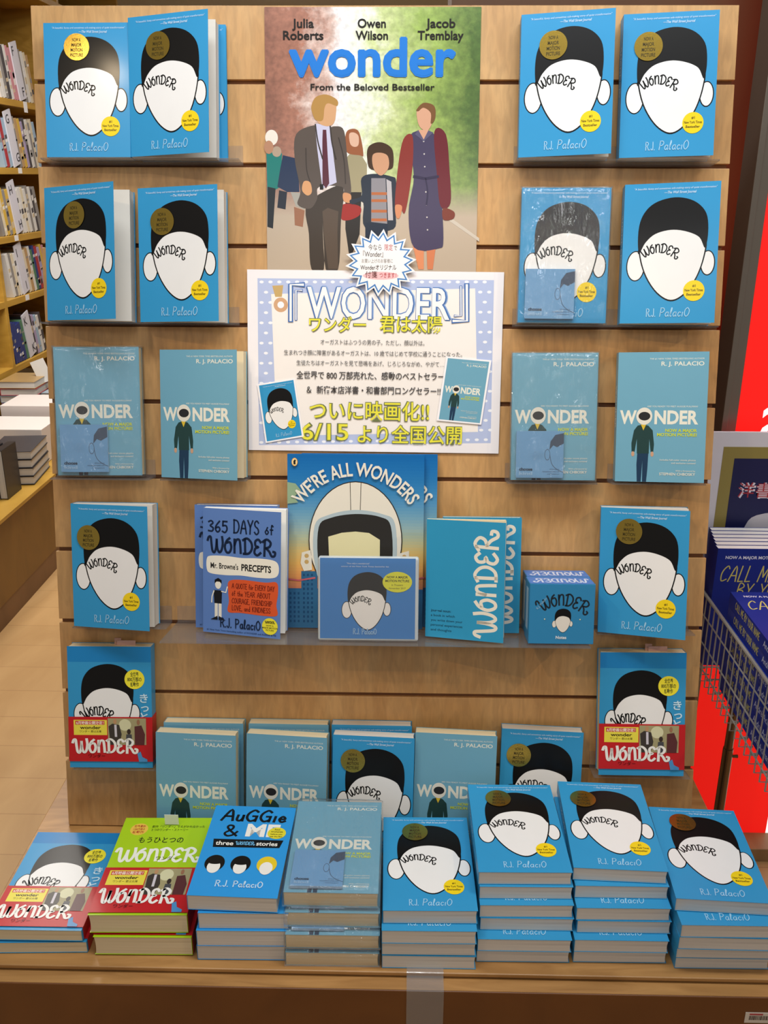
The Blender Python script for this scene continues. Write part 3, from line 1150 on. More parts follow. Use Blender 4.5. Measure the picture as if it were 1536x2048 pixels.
# Japanese editions with red bands at the lowest ledges, spine on the right
JW, JH = .148, .222
for X, V, off, a, b, c, T, lab in ((-.5505, 1.1755, .0440, 2.5, 1.5, .1, .028, 'thick blue Japanese edition with red paper band on the lowest left ledge'),
                                   (.3925, 1.1735, .0460, 2.5, -2.5, -1.0, .030, 'thick blue Japanese edition with red paper band on the lowest right ledge')):
    M = panel_frame(X, V, off, a, b, c, 1.0)
    e = book('japanese_edition', 'japan', M, lab, 'Japanese editions on the lowest ledges', T=T, w=JW, h=JH, pmt=PAGE_C, spine_right=True, band=(.012, .094), curl=0)
    m = MB()
    m.box(.085, .118, JH - .004, JH + .008, -.014, -.0125, mat('C29A90', .6), .0004)
    m.box(.080, .092, JH - .002, JH + .012, -.0165, -.0145, mat('B88E7E', .6), .0004)
    m.build('bookmark', e)

# --------------------------------------------------------------- middle shelf
BLUE365 = '5C7FBE'


def art_365():
    A = Art(1.502)
    A.rect(0, 0, 1, 1.502, BLUE365)
    d = '13233F'
    A.pen('365', .07, .34, .28, .13, .022, d)
    A.pen('DAYS', .4, .74, .28, .16, .02, d)
    A.pen('of', .8, .92, .27, .11, .018, d)
    A.handw(.08, .93, .53, .2, .03, d)
    A.poly([(.05, .61), (.1, .57), (.3, .56), (.5, .57), (.7, .56), (.9, .57), (.97, .62), (.97, .73), (.9, .78), (.7, .79), (.5, .78), (.3, .79), (.1, .78), (.05, .73)], 'E9E6DA', True)
    A.text('Mr. Browne\'s', .1, .715, .065, '1A1A1A', w=.36, bold=.02)
    A.text('PRECEPTS', .5, .72, .075, '1A1A1A', w=.38, bold=.03)
    A.poly([(.34, .86), (.5, .83), (.8, .84), (.95, .83), (.97, .95), (.95, 1.1), (.96, 1.22), (.8, 1.24), (.5, 1.23), (.33, 1.23), (.34, 1.1), (.33, .98)], 'D2552C', True)
    k = '6E1F10'
    A.pen('A QUOTE for EVERY DAY', .38, .93, .94, .06, .008, k)
    A.pen('of the YEAR ABOUT', .38, .88, 1.03, .06, .008, k)
    A.pen('COURAGE, FRIENDSHIP', .38, .9, 1.12, .06, .008, k)
    A.pen('LOVE, and KINDNESS', .38, .88, 1.205, .06, .008, k)
    # small plain standing child
    A.poly([(.14, .98), (.25, .98), (.245, 1.14), (.15, 1.14)], '15161C')
    A.rect(.155, 1.14, .195, 1.31, 'E3DFD2')
    A.rect(.205, 1.14, .245, 1.31, 'E3DFD2')
    A.line([(.145, .99), (.12, 1.06), (.115, 1.13)], .014, 'E9E6DA')
    A.line([(.245, .99), (.3, 1.0), (.32, .93)], .014, 'E9E6DA')
    A.ell(.2, .905, .04, .058, 'E9E6DA')
    A.poly([(.155, .9), (.155, .855), (.2, .83), (.245, .855), (.245, .9), (.22, .875), (.18, .875)], INK)
    A.poly([(.1, 1.34), (.19, 1.29), (.195, 1.34)], '15161C')
    A.poly([(.205, 1.34), (.21, 1.29), (.3, 1.34)], '15161C')
    A.pen('R.J. PalaciO', .23, .76, 1.42, .11, .014, d)
    A.text('#1 New York Times bestselling author of WONDER and AUGGIE & ME', .5, 1.475, .02, d, a='c', w=.9)
    A.ell(.87, 1.36, .1, .1, 'E4DC3C')
    A.handw(.81, .93, 1.325, .03, .006, '3A3A18')
    A.text('NOW A', .87, 1.36, .018, '3A3A18', a='c', bold=.02)
    A.text('MAJOR MOTION', .87, 1.388, .018, '3A3A18', a='c', bold=.02)
    A.text('PICTURE', .87, 1.416, .018, '3A3A18', a='c', bold=.02)
    return A


def art_journal():
    A = Art(1.502)
    A.rect(0, 0, 1, 1.502, '2F93BE')
    c = 'E6DFD0'
    # curly word running up the cover
    def fn(u, v):
        t = u / 4.75
        return (.92 - v * .26 + .02 * math.sin(t * 9), 1.46 - t * 1.33)
    A.strokes(HANDW, lambda u, v: (.62 + (1 - v) * .29 + .0, 1.42 - (u / 4.75) * 1.31), .042, c)
    k = '173A50'
    for i, s in enumerate(('jour\u00b7nal noun:', 'a book in which', 'you write down your', 'personal experiences', 'and thoughts')):
        A.text(s, .07, 1.17 + i * .062, .03, k, w=(.26, .31, .41, .41, .27)[i], bold=.008 if i else .02)
    return A


def art_picture():
    H = 1.29
    A = Art(H)
    # printed evening sky in bands
    cols = ['0E67AE', '1A70B5', '2779B8', '3A86BD', '5594C0', '73A4BE', '95B2B4', 'B8BC98', 'DDBE78', 'E9B563', 'E39A5A', 'CF7F5A']
    n = len(cols)
    for i in range(44):
        f = i / 43 * (n - 1)
        a, b = cols[int(f)], cols[min(int(f) + 1, n - 1)]
        t_ = f - int(f)
        c = ''.join('%02X' % round(int(a[k:k + 2], 16) * (1 - t_) + int(b[k:k + 2], 16) * t_) for k in (0, 2, 4))
        A.rect(0, i * .0226, 1, (i + 1) * .0226 + .0005, c)
    A.rect(0, .99, 1, H, '2A5F8C')
    A.poly([(0, .2), (.06, .21), (.1, .26), (.05, .31), (.08, .35), (0, .36)], '8FA98A')
    for bx0, by0, bx1 in ((0, 1.0, .1), (.1, .86, .22), (.8, .95, .9), (.91, 1.02, 1.0)):
        A.rect(bx0, by0, bx1, H, '2F6690')
        y = by0 + .02
        while y < H - .03:
            x = bx0 + .012
            while x < bx1 - .02:
                A.rect(x, y, x + .014, y + .018, '1D4A74')
                x += .03
            y += .035
    A.line([(0, .92), (.08, .93), (.2, .91)], .012, 'C8606A')
    A.line([(.82, .9), (.92, .92), (1, .9)], .012, 'C8606A')
    cream, k = 'E6E0D2', '2B2118'
    A.ell(.5, .63, .345, .44, k, n=48)
    A.ell(.5, .63, .338, .433, cream, n=48)
    for ex in (.14, .86):
        A.poly([(ex - .035, .72), (ex + .035, .70), (ex + .04, .85), (ex - .02, .86), (ex - .045, .8)], cream)
        A.ell(ex, .745, .016, .016, 'C9A66A')
        A.ell(ex, .79, .016, .016, 'C9A66A')
    A.line([(.46, .2), (.465, .4)], .004, k)
    A.line([(.54, .2), (.535, .4)], .004, k)
    A.poly([(.2, .52), (.3, .44), (.5, .4), (.7, .43), (.79, .5), (.8, .8), (.72, .98), (.3, .98), (.2, .8)], 'AFC0C8', True)
    A.poly([(.23, .53), (.32, .46), (.5, .43), (.68, .45), (.76, .52), (.77, .8), (.7, .96), (.32, .96), (.23, .8)], '2C2A28', True)
    A.poly([(.3, .6), (.4, .57), (.5, .56), (.6, .57), (.68, .62), (.68, .85), (.6, .95), (.4, .95), (.31, .85)], 'E0D9AC')
    R = .47
    def fn(px, py):
        ang = px / R
        rr = R + py
        return (.5 + rr * math.sin(ang), .62 - rr * math.cos(ang) + .0)
    A.text("WE'RE ALL WONDERS", 0, 0, .095, 'E9E4D6', w=.93, a='c', bold=.02, fn=fn)
    A.ell(.055, .052, .022, .03, 'E8A63A')
    A.ell(.055, .052, .018, .026, 'F2D9A0')
    A.poly([(.047, .07), (.046, .045), (.056, .033), (.066, .04), (.061, .05), (.063, .07)], '1A1A1A')
    return A


ARTS['d365'], BASECOL['d365'] = art_365(), BLUE365
ARTS['journal'], BASECOL['journal'] = art_journal(), '2F93BE'
ARTS['picture'], BASECOL['picture'] = art_picture(), '0E67AE'
VS = 7 * PITCH - .0032
book('paperback', 'd365', panel_frame(-.3180, VS, .0440, 2.0, -1, .3, 1.0), 'periwinkle quote book standing behind its twin, left end of the long middle shelf', 'periwinkle quote books', pmt=PAGE_N, T=.022)
book('paperback', 'd365', panel_frame(-.2984, VS - .0015, .0748, 1.5, -1, .8, .992), 'periwinkle quote book with orange patch and lifted cover, in front of its twin', 'periwinkle quote books', pmt=PAGE_N, T=.024, op=14.5 * D2R)
PWD, PHT = .2345, .3035
book('picture_book', 'picture', panel_frame(-.1340, VS, .0210, 1.0, 0, 0, 1.0), 'large picture book behind, showing only a blue strip at its right edge', 'large picture books', T=.008, w=PWD, h=PHT, pmt=PAGE_N)
book('picture_book', 'picture', panel_frame(-.1570, VS, .0360, 1.2, 0, 0, 1.0), 'large blue picture book with curved white title behind the disc case', 'large picture books', T=.009, w=PWD, h=PHT, pmt=PAGE_N)
book('journal', 'journal', panel_frame(.1100, VS, .0560, 1.2, 0, 0, .93), 'teal journal at the back, only its right strip of lettering showing', 'teal journals', T=.014, pmt=PAGE_C)
book('journal', 'journal', panel_frame(.0815, VS - .001, .0850, 1.4, -3, 0, .93), 'front teal journal with tall curly white lettering, right of the disc case', 'teal journals', T=.014, pmt=PAGE_C, op=14 * D2R)

# disc case on a little clear riser
M = panel_frame(-.0980, VS, .1160, 2.2, 0, 0, 1.0)
e = empty('disc_case', M, 'blue audiobook disc case in clear plastic standing before the picture book', 'disc case')
CW, CH = .1670, .1400
m = MB()
m.box(0, CW, 0, CH, -.024, -.0035, mat('C9D2D8', .3), .003)
m.build('case_shell', e)
A = Art(.86)
A.rect(0, 0, 1, .86, '3A7FC6')
head_pictogram(A, .2, .06, .56, WHITE)
A.handw(.335, .52, .5, .06, .008, INK, arc=.04)
A.text('"Wow, really is a remarkable book"', .28, .065, .016, 'D8E4F2', w=.24)
A.text('winner of the New York Times bestseller list', .22, .095, .014, 'D8E4F2', w=.5)
A.ell(.81, .25, .155, .11, 'D9DA3A')
A.text('NOW A MAJOR', .81, .21, .024, '3A3A18', a='c', w=.22, bold=.02)
A.text('MOTION PICTURE', .81, .25, .024, '3A3A18', a='c', w=.25, bold=.02)
A.text('In Theaters', .81, .29, .018, '3A3A18', a='c')
A.text('November 2017', .81, .325, .018, '3A3A18', a='c')
A.pen('R.J. PalaciO', .35, .6, .81, .06, .007, '9CC4E8')
m = MB()
A.put(m, .158, -.0033)
o_ = m.build('insert_card', e)
o_.matrix_local = Matrix.Translation((.0035, .0035, 0))
m = MB()
m.box(0, CW, 0, CH, -.0022, .0008, clear_mat('case_clear', (.97, .97, .97, 1), .03, .04, bump=.15, bscale=12, milky=.02), .0008)
m.build('clear_sleeve', e)

# two note cubes
def notebox(M, label, cw=.1075, ch=.1015, dd=.052):
    e = empty('note_box', M, label, 'box', 'boxes of notes on the long shelf')
    m = MB()
    m.box(0, cw, 0, ch, -dd, 0, pm('2E7FB0'), .0008)
    A = Art(ch / cw)
    A.rect(.008, .008, .992, ch / cw - .008, '2E7FB0')
    A.handw(.2, .86, .44, .2, .026, '1B2630', arc=.12, tilt=.05)
    head_pictogram(A, .34, .33, .34, 'DAD6CE')
    A.text('Notes', .5, .86, .045, 'D6DEE4', a='c', bold=.03)
    A.text('R.J. Palacio', .13, .4, .035, '8FB8D2', rot=-.9)
    A.ell(.24, .55, .01, .01, 'D6D8B0')
    A.ell(.78, .55, .01, .01, 'D6D8B0')
    A.put(m, cw, 0.0002)
    B = Art(dd / cw)
    B.rect(.01, .01, .99, dd / cw - .01, '4A7FCB')
    B.handw(.08, .92, .39, .28, .03, 'D5DDF4')
    for vs, fs, mt in B.items:
        m.add([Vector((cw - x * cw, ch + .0002 + (.00006 if mt is not B.items[0][2] else 0), -(dd / cw - y) * cw * -1 - dd)) if False else Vector((cw - x * cw, ch + .0003 + (.0001 if mt is not B.items[0][2] else 0), -dd + (dd / cw - y) * cw)) for x, y in vs], fs, mt)
    m.box(-.0002, .0, .02, .09, -dd * .7, -dd * .3, pm('A8C6DC'))
    m.build('box_body', e)
    return e


notebox(panel_frame(.2530, VS, .0640, 0, 0, 0), 'blue box of notes at the back, only its lettered lid strip showing')
notebox(panel_frame(.2510, VS, .1180, 0, 0, 0), 'blue cube box of notes in front, with a small head picture')

# --------------------------------------------------------------- paperbacks standing on the table against the panel
# V where the slope meets the table for a given offset
def vt(off):
    return (PO.z - ZT + _s * off) / _c


def stand(kind, X, off, yaw, roll, label, T=.026, sticker=None, lean=.8):
    M = panel_frame(X, vt(off) - .002 - max(0, T * _s * 0), off, lean, yaw, roll, 1.0)
    # lift so the lowest corner touches the table
    lo = min((M @ Vector(p)).z for p in ((0, 0, 0), (BW, 0, 0), (0, 0, -T), (BW, 0, -T)))
    M.translation.z += ZT - lo + .0004
    return book('paperback', kind, M, label, 'paperbacks standing behind the front stacks', T=T, sticker=sticker, pmt=PAGE_C if kind == 'film' else PAGE_W)


stand('film', -.3850, .0300, 0, .3, 'film-edition paperback leaning on the panel behind the leftmost standing one')
stand('film', -.3935, .0600, -3, .8, 'leftmost film-edition paperback standing behind the lime books')
stand('film', -.2320, .0300, 0, .3, 'film-edition paperback on the panel, hidden behind the one above the wrapped stack')
stand('film', -.2335, .0600, -4, 1.0, 'film-edition paperback standing behind the wrapped stack', sticker=None)
stand('face', -.0830, .0300, 0, .3, 'head-cover paperback leaning on the panel, mostly hidden by the one before it')
stand('face', -.0803, .0600, -3, .8, 'head-cover paperback with bright gold sticker standing behind the middle stack', sticker=(.25, .32))
stand('film', .0640, .0500, -3, 1.0, 'film-edition paperback standing to the right of the middle, partly behind the tall stack')
stand('face', .2170, .0350, -3, 1.2, 'head-cover paperback with gold sticker standing at the right end behind the tall stacks', sticker=(.22, .33))

# --------------------------------------------------------------- front stacks
def flat(kind, x, y, z, label, group, T, rot=(0, 0, 0), s=1.0, sticker=None, **k):
    return book('paperback', kind, flat_frame(x, y, z, rot, s), label, group, T=T, sticker=sticker, **k)


def stack(xs, z_top, T, tops, kind, where, group, sticker=None, pmt=None):
    """xs: list of (x, y, rotz) from the top book down"""
    names = ('top', 'second', 'third', 'fourth', 'fifth', 'lowest')
    n = len(xs)
    for i, (x, y, r) in enumerate(xs):
        lab = 'topmost book of ' + where if i == 0 else ('bottom book of ' + where if i == n - 1 else names[i] + ' book from the top of ' + where)
        z = ZT + (n - i) * T - (i > 0) * .0002
        book('paperback', kind, flat_frame(x, y, z, (tops if i == 0 else (0, 0, r)), 1.0), lab, group, T=T - .0006, sticker=sticker, pmt=pmt)


S5 = 'the low head-cover stack in the middle of the table'
stack([(-.023, 1.1026, 0), (-.0245, 1.089, .6), (-.0243, 1.0915, .5), (-.024, 1.091, .2)], .1, .0250, (0, 0, 1.0), 'face', S5, 'head-cover stack, middle', sticker=(.37, .27))
S6 = 'the tall head-cover stack just right of the middle'
stack([(.1225, 1.140, 0), (.1245, 1.136, .8), (.125, 1.123, 1.0), (.1265, 1.122, .3), (.122, 1.104, .2), (.1215, 1.1065, .5)], .142, .0237, (0, 0, .9), 'face', S6, 'head-cover stack, right of middle', sticker=(.34, .27))
S7 = 'the tall head-cover stack second from the right'
stack([(.2690, 1.1535, 0), (.2715, 1.1417, .2), (.2720, 1.121, .6), (.2745, 1.120, .3), (.2697, 1.106, .2), (.2705, 1.109, .5)], .142, .0237, (0, 0, -2.3), 'face', S7, 'head-cover stack, second from right', sticker=(.26, .33))
S8 = 'the rightmost head-cover stack'
stack([(.4186, 1.1186, 0), (.4220, 1.0905, .3), (.4215, 1.0915, -.4), (.4225, 1.0975, .3), (.4240, 1.1010, .5)], .118, .0237, (0, 0, -3.0), 'face', S8, 'head-cover stack, rightmost', sticker=(.34, .27))

# wrapped film editions with notepads
WS = [(-.1735, 1.1100, 0, 0), (-.1712, 1.1042, .3, 0), (-.1708, 1.0940, .4, 0), (-.1716, 1.0925, .3, 0)]
Tw = .0255
for i, (x, y, r, _) in enumerate(WS):
    z = ZT + (4 - i) * .0330 - .0072
    nm = ('topmost', 'second from the top', 'third from the top', 'bottom')[i]
    M = flat_frame(x, y, z, (0, 0, r))
    e = book('paperback', 'film', M, nm + ' plastic-wrapped film edition in the wrapped stack', 'wrapped film editions in a stack', T=Tw - (0 if i else .0), pmt=PAGE_C)
    link('plastic_wrap', wrap_mesh(BW, BH, Tw - .0012, 20.0 + i * 3), e)
    notepad(M @ Matrix.Translation((.009, .006, .0024)), nm + ' blue notepad, under the wrap of the wrapped stack')


def art_stories():
    A = Art(1.502)
    A.rect(0, 0, 1, 1.502, '2E95DC')
    k = '101418'
    A.pen('AuGGie', .12, .93, .27, .2, .034, k, slant=.12)
    A.pen('&', .2, .4, .54, .19, .03, k)
    A.text('ME', .46, .53, .2, 'EDEBE4', w=.4, bold=.04)
    A.poly([(.1, .60), (.93, .59), (.9, .72), (.12, .74)], k)
    A.text('three', .14, .70, .065, 'EDEBE4', w=.21, bold=.02)
    A.handw(.38, .6, .69, .06, .009, '6FB4E0')
    A.text('stories', .62, .69, .065, 'EDEBE4', w=.25, bold=.02)
    A.ell(.83, .47, .11, .1, 'E0D436')
    for i, s in enumerate(('Read', 'WONDER', 'before you', 'see the film')):
        A.text(s, .83, .42 + i * .04, .022, '3A3A18', a='c', bold=.02)
    # three plain heads
    for cx, hc, f in ((.2, '15130F', 'ECE9E2'), (.5, '15130F', 'ECE9E2'), (.8, 'E3C62C', 'ECE9E2')):
        A.ell(cx, 1.0, .115, .13, hc)
        A.ell(cx, 1.06, .075, .10, f)
        if hc == '15130F':
            A.ell(cx, .965, .1, .055, hc)
    A.pen('R.J. PalaciO', .28, .82, 1.36, .09, .012, 'BFDDF2')
    return A


ARTS['stories'], BASECOL['stories'] = art_stories(), '2E95DC'
SS = 'the story-collection stack'
book('paperback', 'stories', flat_frame(-.3195, 1.1060, ZT + .1195, (1.0, 0, -1.6)), 'topmost story collection with three cartoon heads and black band on its cover', 'story collections', T=.0275, w=.138, h=.203)
for i, (x, y, r, T) in enumerate(((-.3037, 1.1015, .8, .0305), (-.3075, 1.0980, .8, .0305), (-.3090, 1.1000, .6, .0290))):
    z = ZT + (.0290 + .0305 * 2 if i == 0 else (.0290 + .0305 if i == 1 else .0290))
    book('paperback', 'stories', flat_frame(x, y, z, (0, 0, r)), ('second', 'third', 'bottom')[i] + ' book down in ' + SS, 'story collections', T=T - .0006, w=.138, h=.205)

for i, (x, y, r) in enumerate(((-.4755, 1.1088, 1.3), (-.4700, 1.1045, .8))):
    book('japanese_edition', 'lime', flat_frame(x, y, ZT + .0385 * (2 - i) - .002, (0, 0, r)), ('upper', 'lower')[i] + ' lime green Japanese edition with red paper band, left of the story collections', 'lime green Japanese editions', T=.034, w=.152, h=.205, pmt=PAGE_C, spine_right=True, band=(.004, .102))
for i, (x, y, r) in enumerate(((-.6380, 1.1070, .3), (-.6330, 1.1040, 2.0))):
    book('japanese_edition', 'japan', flat_frame(x, y, ZT + .0235 * (2 - i) - .002, (0, 0, r)), ('upper', 'lower')[i] + ' blue Japanese edition with red band at the left end of the table', 'blue Japanese editions on the table', T=.0205, w=.150, h=.205, pmt=PAGE_C, spine_right=True, band=(.006, .092))
m = MB()
m.box(-.012, .012, 0, .0008, 0, .02, mat('EDEBE6', .6))
m.build('paper_slip', None, Matrix.Translation((-.395, 1.318, ZT + .0775)))
tag(COL.objects['paper_slip'], 'small white paper slip peeking from behind the upper lime green book', 'paper slip')

# ------------------------------------------------------------------ poster
def poster_mat():
    mm = bpy.data.materials.new('poster_park')
    mm.use_nodes = True
    nt = mm.node_tree
    b = nt.nodes['Principled BSDF']
    b.inputs['Roughness'].default_value = .3
    b.inputs['Coat Weight'].default_value = .3
    b.inputs['Coat Roughness'].default_value = .15
    tc = nt.nodes.new('ShaderNodeTexCoord')
    sx = nt.nodes.new('ShaderNodeSeparateXYZ')
    nt.links.new(tc.outputs['Object'], sx.inputs[0])
    n1 = nt.nodes.new('ShaderNodeTexNoise')
    n1.inputs['Scale'].default_value = 16
    n1.inputs['Detail'].default_value = 8
    n1.inputs['Roughness'].default_value = .68
    nt.links.new(tc.outputs['Object'], n1.inputs['Vector'])
    n2 = nt.nodes.new('ShaderNodeTexNoise')
    n2.inputs['Scale'].default_value = 110
    n2.inputs['Detail'].default_value = 4
    nt.links.new(tc.outputs['Object'], n2.inputs['Vector'])
    # horizontal position 0..1 disturbed by leaves
    a = nt.nodes.new('ShaderNodeMath')
    a.operation = 'MULTIPLY_ADD'
    nt.links.new(sx.outputs[0], a.inputs[0])
    a.inputs[1].default_value = 1 / .352
    b2 = nt.nodes.new('ShaderNodeMath')
    b2.operation = 'MULTIPLY_ADD'
    nt.links.new(n1.outputs[0], b2.inputs[0])
    b2.inputs[1].default_value = .55
    b2.inputs[2].default_value = -.275
    nt.links.new(b2.outputs[0], a.inputs[2])
    cr = nt.nodes.new('ShaderNodeValToRGB')
    el = cr.color_ramp.elements
    el[0].position, el[0].color = 0.0, rgb('8A5A48')
    el[1].position, el[1].color = 1.0, rgb('4E6A2A')
    for p, c in ((.16, 'A8705A'), (.26, 'D8BCB0'), (.34, 'F2EEEE'), (.46, 'EEF0DC'), (.56, 'CBD494'), (.76, '96AE52')):
        q = el.new(p)
        q.color = rgb(c)
    nt.links.new(a.outputs[0], cr.inputs[0])
    # fine leaf shading
    mr = nt.nodes.new('ShaderNodeMapRange')
    mr.inputs[1].default_value, mr.inputs[2].default_value = .3, .7
    mr.inputs[3].default_value, mr.inputs[4].default_value = .72, 1.2
    nt.links.new(n2.outputs[0], mr.inputs[0])
    mu = nt.nodes.new('ShaderNodeMix')
    mu.data_type = 'RGBA'
    mu.blend_type = 'MULTIPLY'
    mu.inputs[0].default_value = .8
    nt.links.new(cr.outputs[0], mu.inputs[6])
    nt.links.new(mr.outputs[0], mu.inputs[7])
    # ground below
    y = nt.nodes.new('ShaderNodeMapRange')
    y.inputs[1].default_value, y.inputs[2].default_value = .17, .22
    nt.links.new(sx.outputs[1], y.inputs[0])
    mg = nt.nodes.new('ShaderNodeMix')
    mg.data_type = 'RGBA'
    mg.inputs[6].default_value = rgb('B7A48E')
    nt.links.new(y.outputs[0], mg.inputs[0])
    nt.links.new(mu.outputs[2], mg.inputs[7])
    nt.links.new(mg.outputs[2], b.inputs['Base Color'])
    return mm


PWI, PHI = .352, .498
M = panel_frame(-.1915, -.1145 + PHI, .0012)
e = empty('film_poster', M, 'tall glossy film poster with bold blue title at the panel\'s top centre', 'poster')
m = MB()
PMAT = poster_mat()
m.box(0, PWI, 0, PHI, 0, .0004, PMAT)
H_ = PHI / PWI
A = Art(H_)


def pq(zx, zy):
    px, py = 480 + zx / 2.8444, zy / 2.8444
    t_ = (py - 14) / 525
    l, r = 527 + 10 * t_, 961 - 13 * t_
    # perspective along the slope is mild: nearly linear
    v = (t_ + .03 * t_ * (1 - t_) * -1) * (.4143 / PWI)
    return ((px - l) / (r - l), v)


def PQ(L):
    return [pq(a, b) for a, b in L]


def ptext(s, zx0, zx1, zyb, cap, col, bold):
    x0, y0 = pq(zx0, zyb)
    x1, _ = pq(zx1, zyb)
    A.text(s, x0, y0, cap / 2.8444 / 434, col, w=x1 - x0, bold=bold)


A.poly(PQ([(150, 820), (240, 870), (235, 1060), (200, 1080), (190, 1290), (165, 1290)]), '1F7A72')
A.poly(PQ([(160, 1060), (205, 1070), (192, 1300), (160, 1290)]), '23282E')
A.ell(*pq(180, 780), .03, .035, 'E8E0D4')
A.poly(PQ([(245, 880), (330, 900), (340, 1090), (270, 1090), (215, 1060), (230, 960)]), '273652')
A.poly(PQ([(225, 1080), (270, 1090), (262, 1190), (215, 1180)]), '272C38')
A.poly(PQ([(290, 1090), (345, 1095), (370, 1190), (320, 1170)]), 'A8A49A')
A.poly(PQ([(310, 1175), (370, 1195), (360, 1290), (315, 1280)]), '9A6A50')
A.ell(*pq(210, 860), .022, .024, 'B09A86')
A.ell(*pq(165, 835), .022, .03, 'B48468')
# bush and ground edge on the right
A.poly(PQ([(1200, 1240), (1350, 1350), (1350, 1370), (1180, 1250)]), 'C9BEB0')
# young woman behind
A.poly(PQ([(600, 900), (640, 850), (690, 880), (720, 930), (720, 1000), (690, 1100), (610, 1110)]), 'A39877')
A.poly(PQ([(600, 1090), (690, 1090), (680, 1330), (640, 1440), (620, 1440), (600, 1300)]), '2A2624')
A.poly(PQ([(600, 760), (630, 730), (670, 740), (690, 800), (700, 880), (680, 880), (605, 860)]), '9A5C3A', True)
A.poly(PQ([(620, 760), (645, 750), (672, 770), (672, 820), (650, 832), (626, 815)]), 'DDB399', True)
A.poly(PQ([(585, 1160), (680, 1170), (680, 1220), (620, 1250), (575, 1240)]), '9C2A26', True)
# man in a grey suit
A.poly(PQ([(385, 1160), (560, 1050), (590, 1100), (575, 1250), (560, 1530), (490, 1530), (470, 1240), (480, 1530), (410, 1530), (395, 1330)]), '3F362F', True)
A.poly(PQ([(470, 1200), (500, 1180), (560, 1200), (555, 1320), (560, 1530), (505, 1530), (480, 1330)]), '57493E')
A.poly(PQ([(320, 760), (420, 710), (480, 730), (540, 715), (590, 740), (610, 900), (632, 1090), (590, 1110), (580, 1060), (450, 1060), (440, 1130), (400, 1185), (330, 1160), (345, 1080), (312, 900)]), '5A4F48', True)
A.poly(PQ([(425, 700), (510, 710), (550, 1035), (470, 1070), (440, 850)]), 'C9C6DE')
A.poly(PQ([(470, 735), (490, 735), (508, 1040), (490, 1068), (470, 1045), (468, 800)]), '5B2A38')
A.poly(PQ([(365, 1030), (400, 1035), (410, 1090), (385, 1110), (355, 1080)]), 'D9A070', True)
A.poly(PQ([(588, 1095), (630, 1105), (625, 1150), (590, 1140)]), 'D0946A', True)
A.poly(PQ([(425, 560), (480, 540), (540, 560), (545, 640), (530, 700), (490, 715), (440, 690), (420, 620)]), 'D3A277', True)
A.poly(PQ([(405, 600), (430, 550), (490, 535), (550, 565), (550, 600), (500, 585), (480, 610), (470, 680), (430, 680), (410, 640)]), 'B28748', True)
# child between them, plain dark hair
A.poly(PQ([(690, 1010), (760, 985), (860, 1000), (885, 1030), (880, 1180), (870, 1300), (710, 1290), (700, 1150), (640, 1160), (625, 1135), (690, 1110)]), '28303E', True)
A.poly(PQ([(745, 1010), (825, 1010), (835, 1270), (745, 1260)]), '8E8A90')
for yy in (1090, 1130, 1190, 1240):
    A.poly(PQ([(746, yy), (832, yy), (833, yy + 16), (746, yy + 16)]), 'B5683C')
A.poly(PQ([(830, 1015), (858, 1030), (868, 1250), (840, 1250)]), 'B9B4B8')
A.poly(PQ([(712, 1262), (840, 1270), (835, 1370), (712, 1370)]), '1F2A3C')
A.poly(PQ([(730, 830), (795, 805), (860, 840), (870, 920), (850, 960), (745, 960), (722, 900)]), '46301F', True)
A.poly(PQ([(752, 880), (795, 865), (838, 885), (842, 950), (800, 995), (758, 955)]), 'CE9A78', True)
# woman in a dress and dark red cardigan
A.poly(PQ([(975, 1380), (1040, 1380), (1040, 1530), (1010, 1530)]), 'D98B62')
A.poly(PQ([(1055, 1390), (1110, 1380), (1090, 1530), (1060, 1530)]), 'CE7C55')
A.poly(PQ([(960, 770), (1100, 760), (1130, 1000), (1150, 1350), (1120, 1410), (985, 1405), (955, 1200), (985, 1000)]), '48405C', True)
A.poly(PQ([(925, 790), (975, 765), (980, 900), (960, 1080), (935, 1205), (915, 1190), (905, 1165), (878, 1165), (895, 950)]), '8A342C', True)
A.poly(PQ([(1100, 745), (1165, 760), (1185, 960), (1190, 1150), (1135, 1170), (1115, 1000)]), '6B242C', True)
A.poly(PQ([(880, 1165), (918, 1170), (905, 1235), (885, 1230)]), 'D08A64', True)
A.poly(PQ([(1005, 620), (1050, 590), (1095, 620), (1090, 690), (1060, 740), (1020, 720), (1003, 670)]), 'D6A284', True)
A.poly(PQ([(1000, 620), (1040, 582), (1100, 600), (1105, 670), (1080, 700), (1080, 640), (1040, 610), (1010, 630)]), '7A5230', True)
A.poly(PQ([(1150, 1180), (1210, 1200), (1205, 1240), (1150, 1245)]), '7A3A2C', True)

for a_, b_2 in (((428, 705), (470, 900)), ((512, 715), (545, 900))):
    A.line(PQ([a_, ((a_[0] + b_2[0]) / 2 - 6, (a_[1] + b_2[1]) / 2), b_2]), .006, '3E3631', True)
A.line(PQ([(560, 780), (590, 900), (600, 1040)]), .004, '3E3631', True)
A.line(PQ([(375, 840), (380, 960), (400, 1030)]), .004, '3E3631', True)
A.rect(*pq(455, 1045), *pq(475, 1075), '1A1614')
for k_3 in range(8):
    A.ell(*pq(1040 + k_3 * 3, 800 + k_3 * 72), .0035, .0035, 'CFC8C4')
A.line(PQ([(985, 1000), (1050, 1012), (1120, 1000)]), .012, '332C48')
A.line(PQ([(1050, 1010), (1062, 1090), (1055, 1160)]), .007, '332C48', True)
A.poly(PQ([(990, 760), (1040, 800), (1095, 750), (1060, 735), (1010, 735)]), '5C5672')
A.poly(PQ([(1010, 735), (1040, 790), (1068, 735)]), 'D6A284')
for fx, fy in ((985, 1510), (1075, 1515)):
    pass
ptext('Julia', 293, 417, 157, 46, '1C1714', .02)
ptext('Roberts', 242, 472, 225, 46, '1C1714', .02)
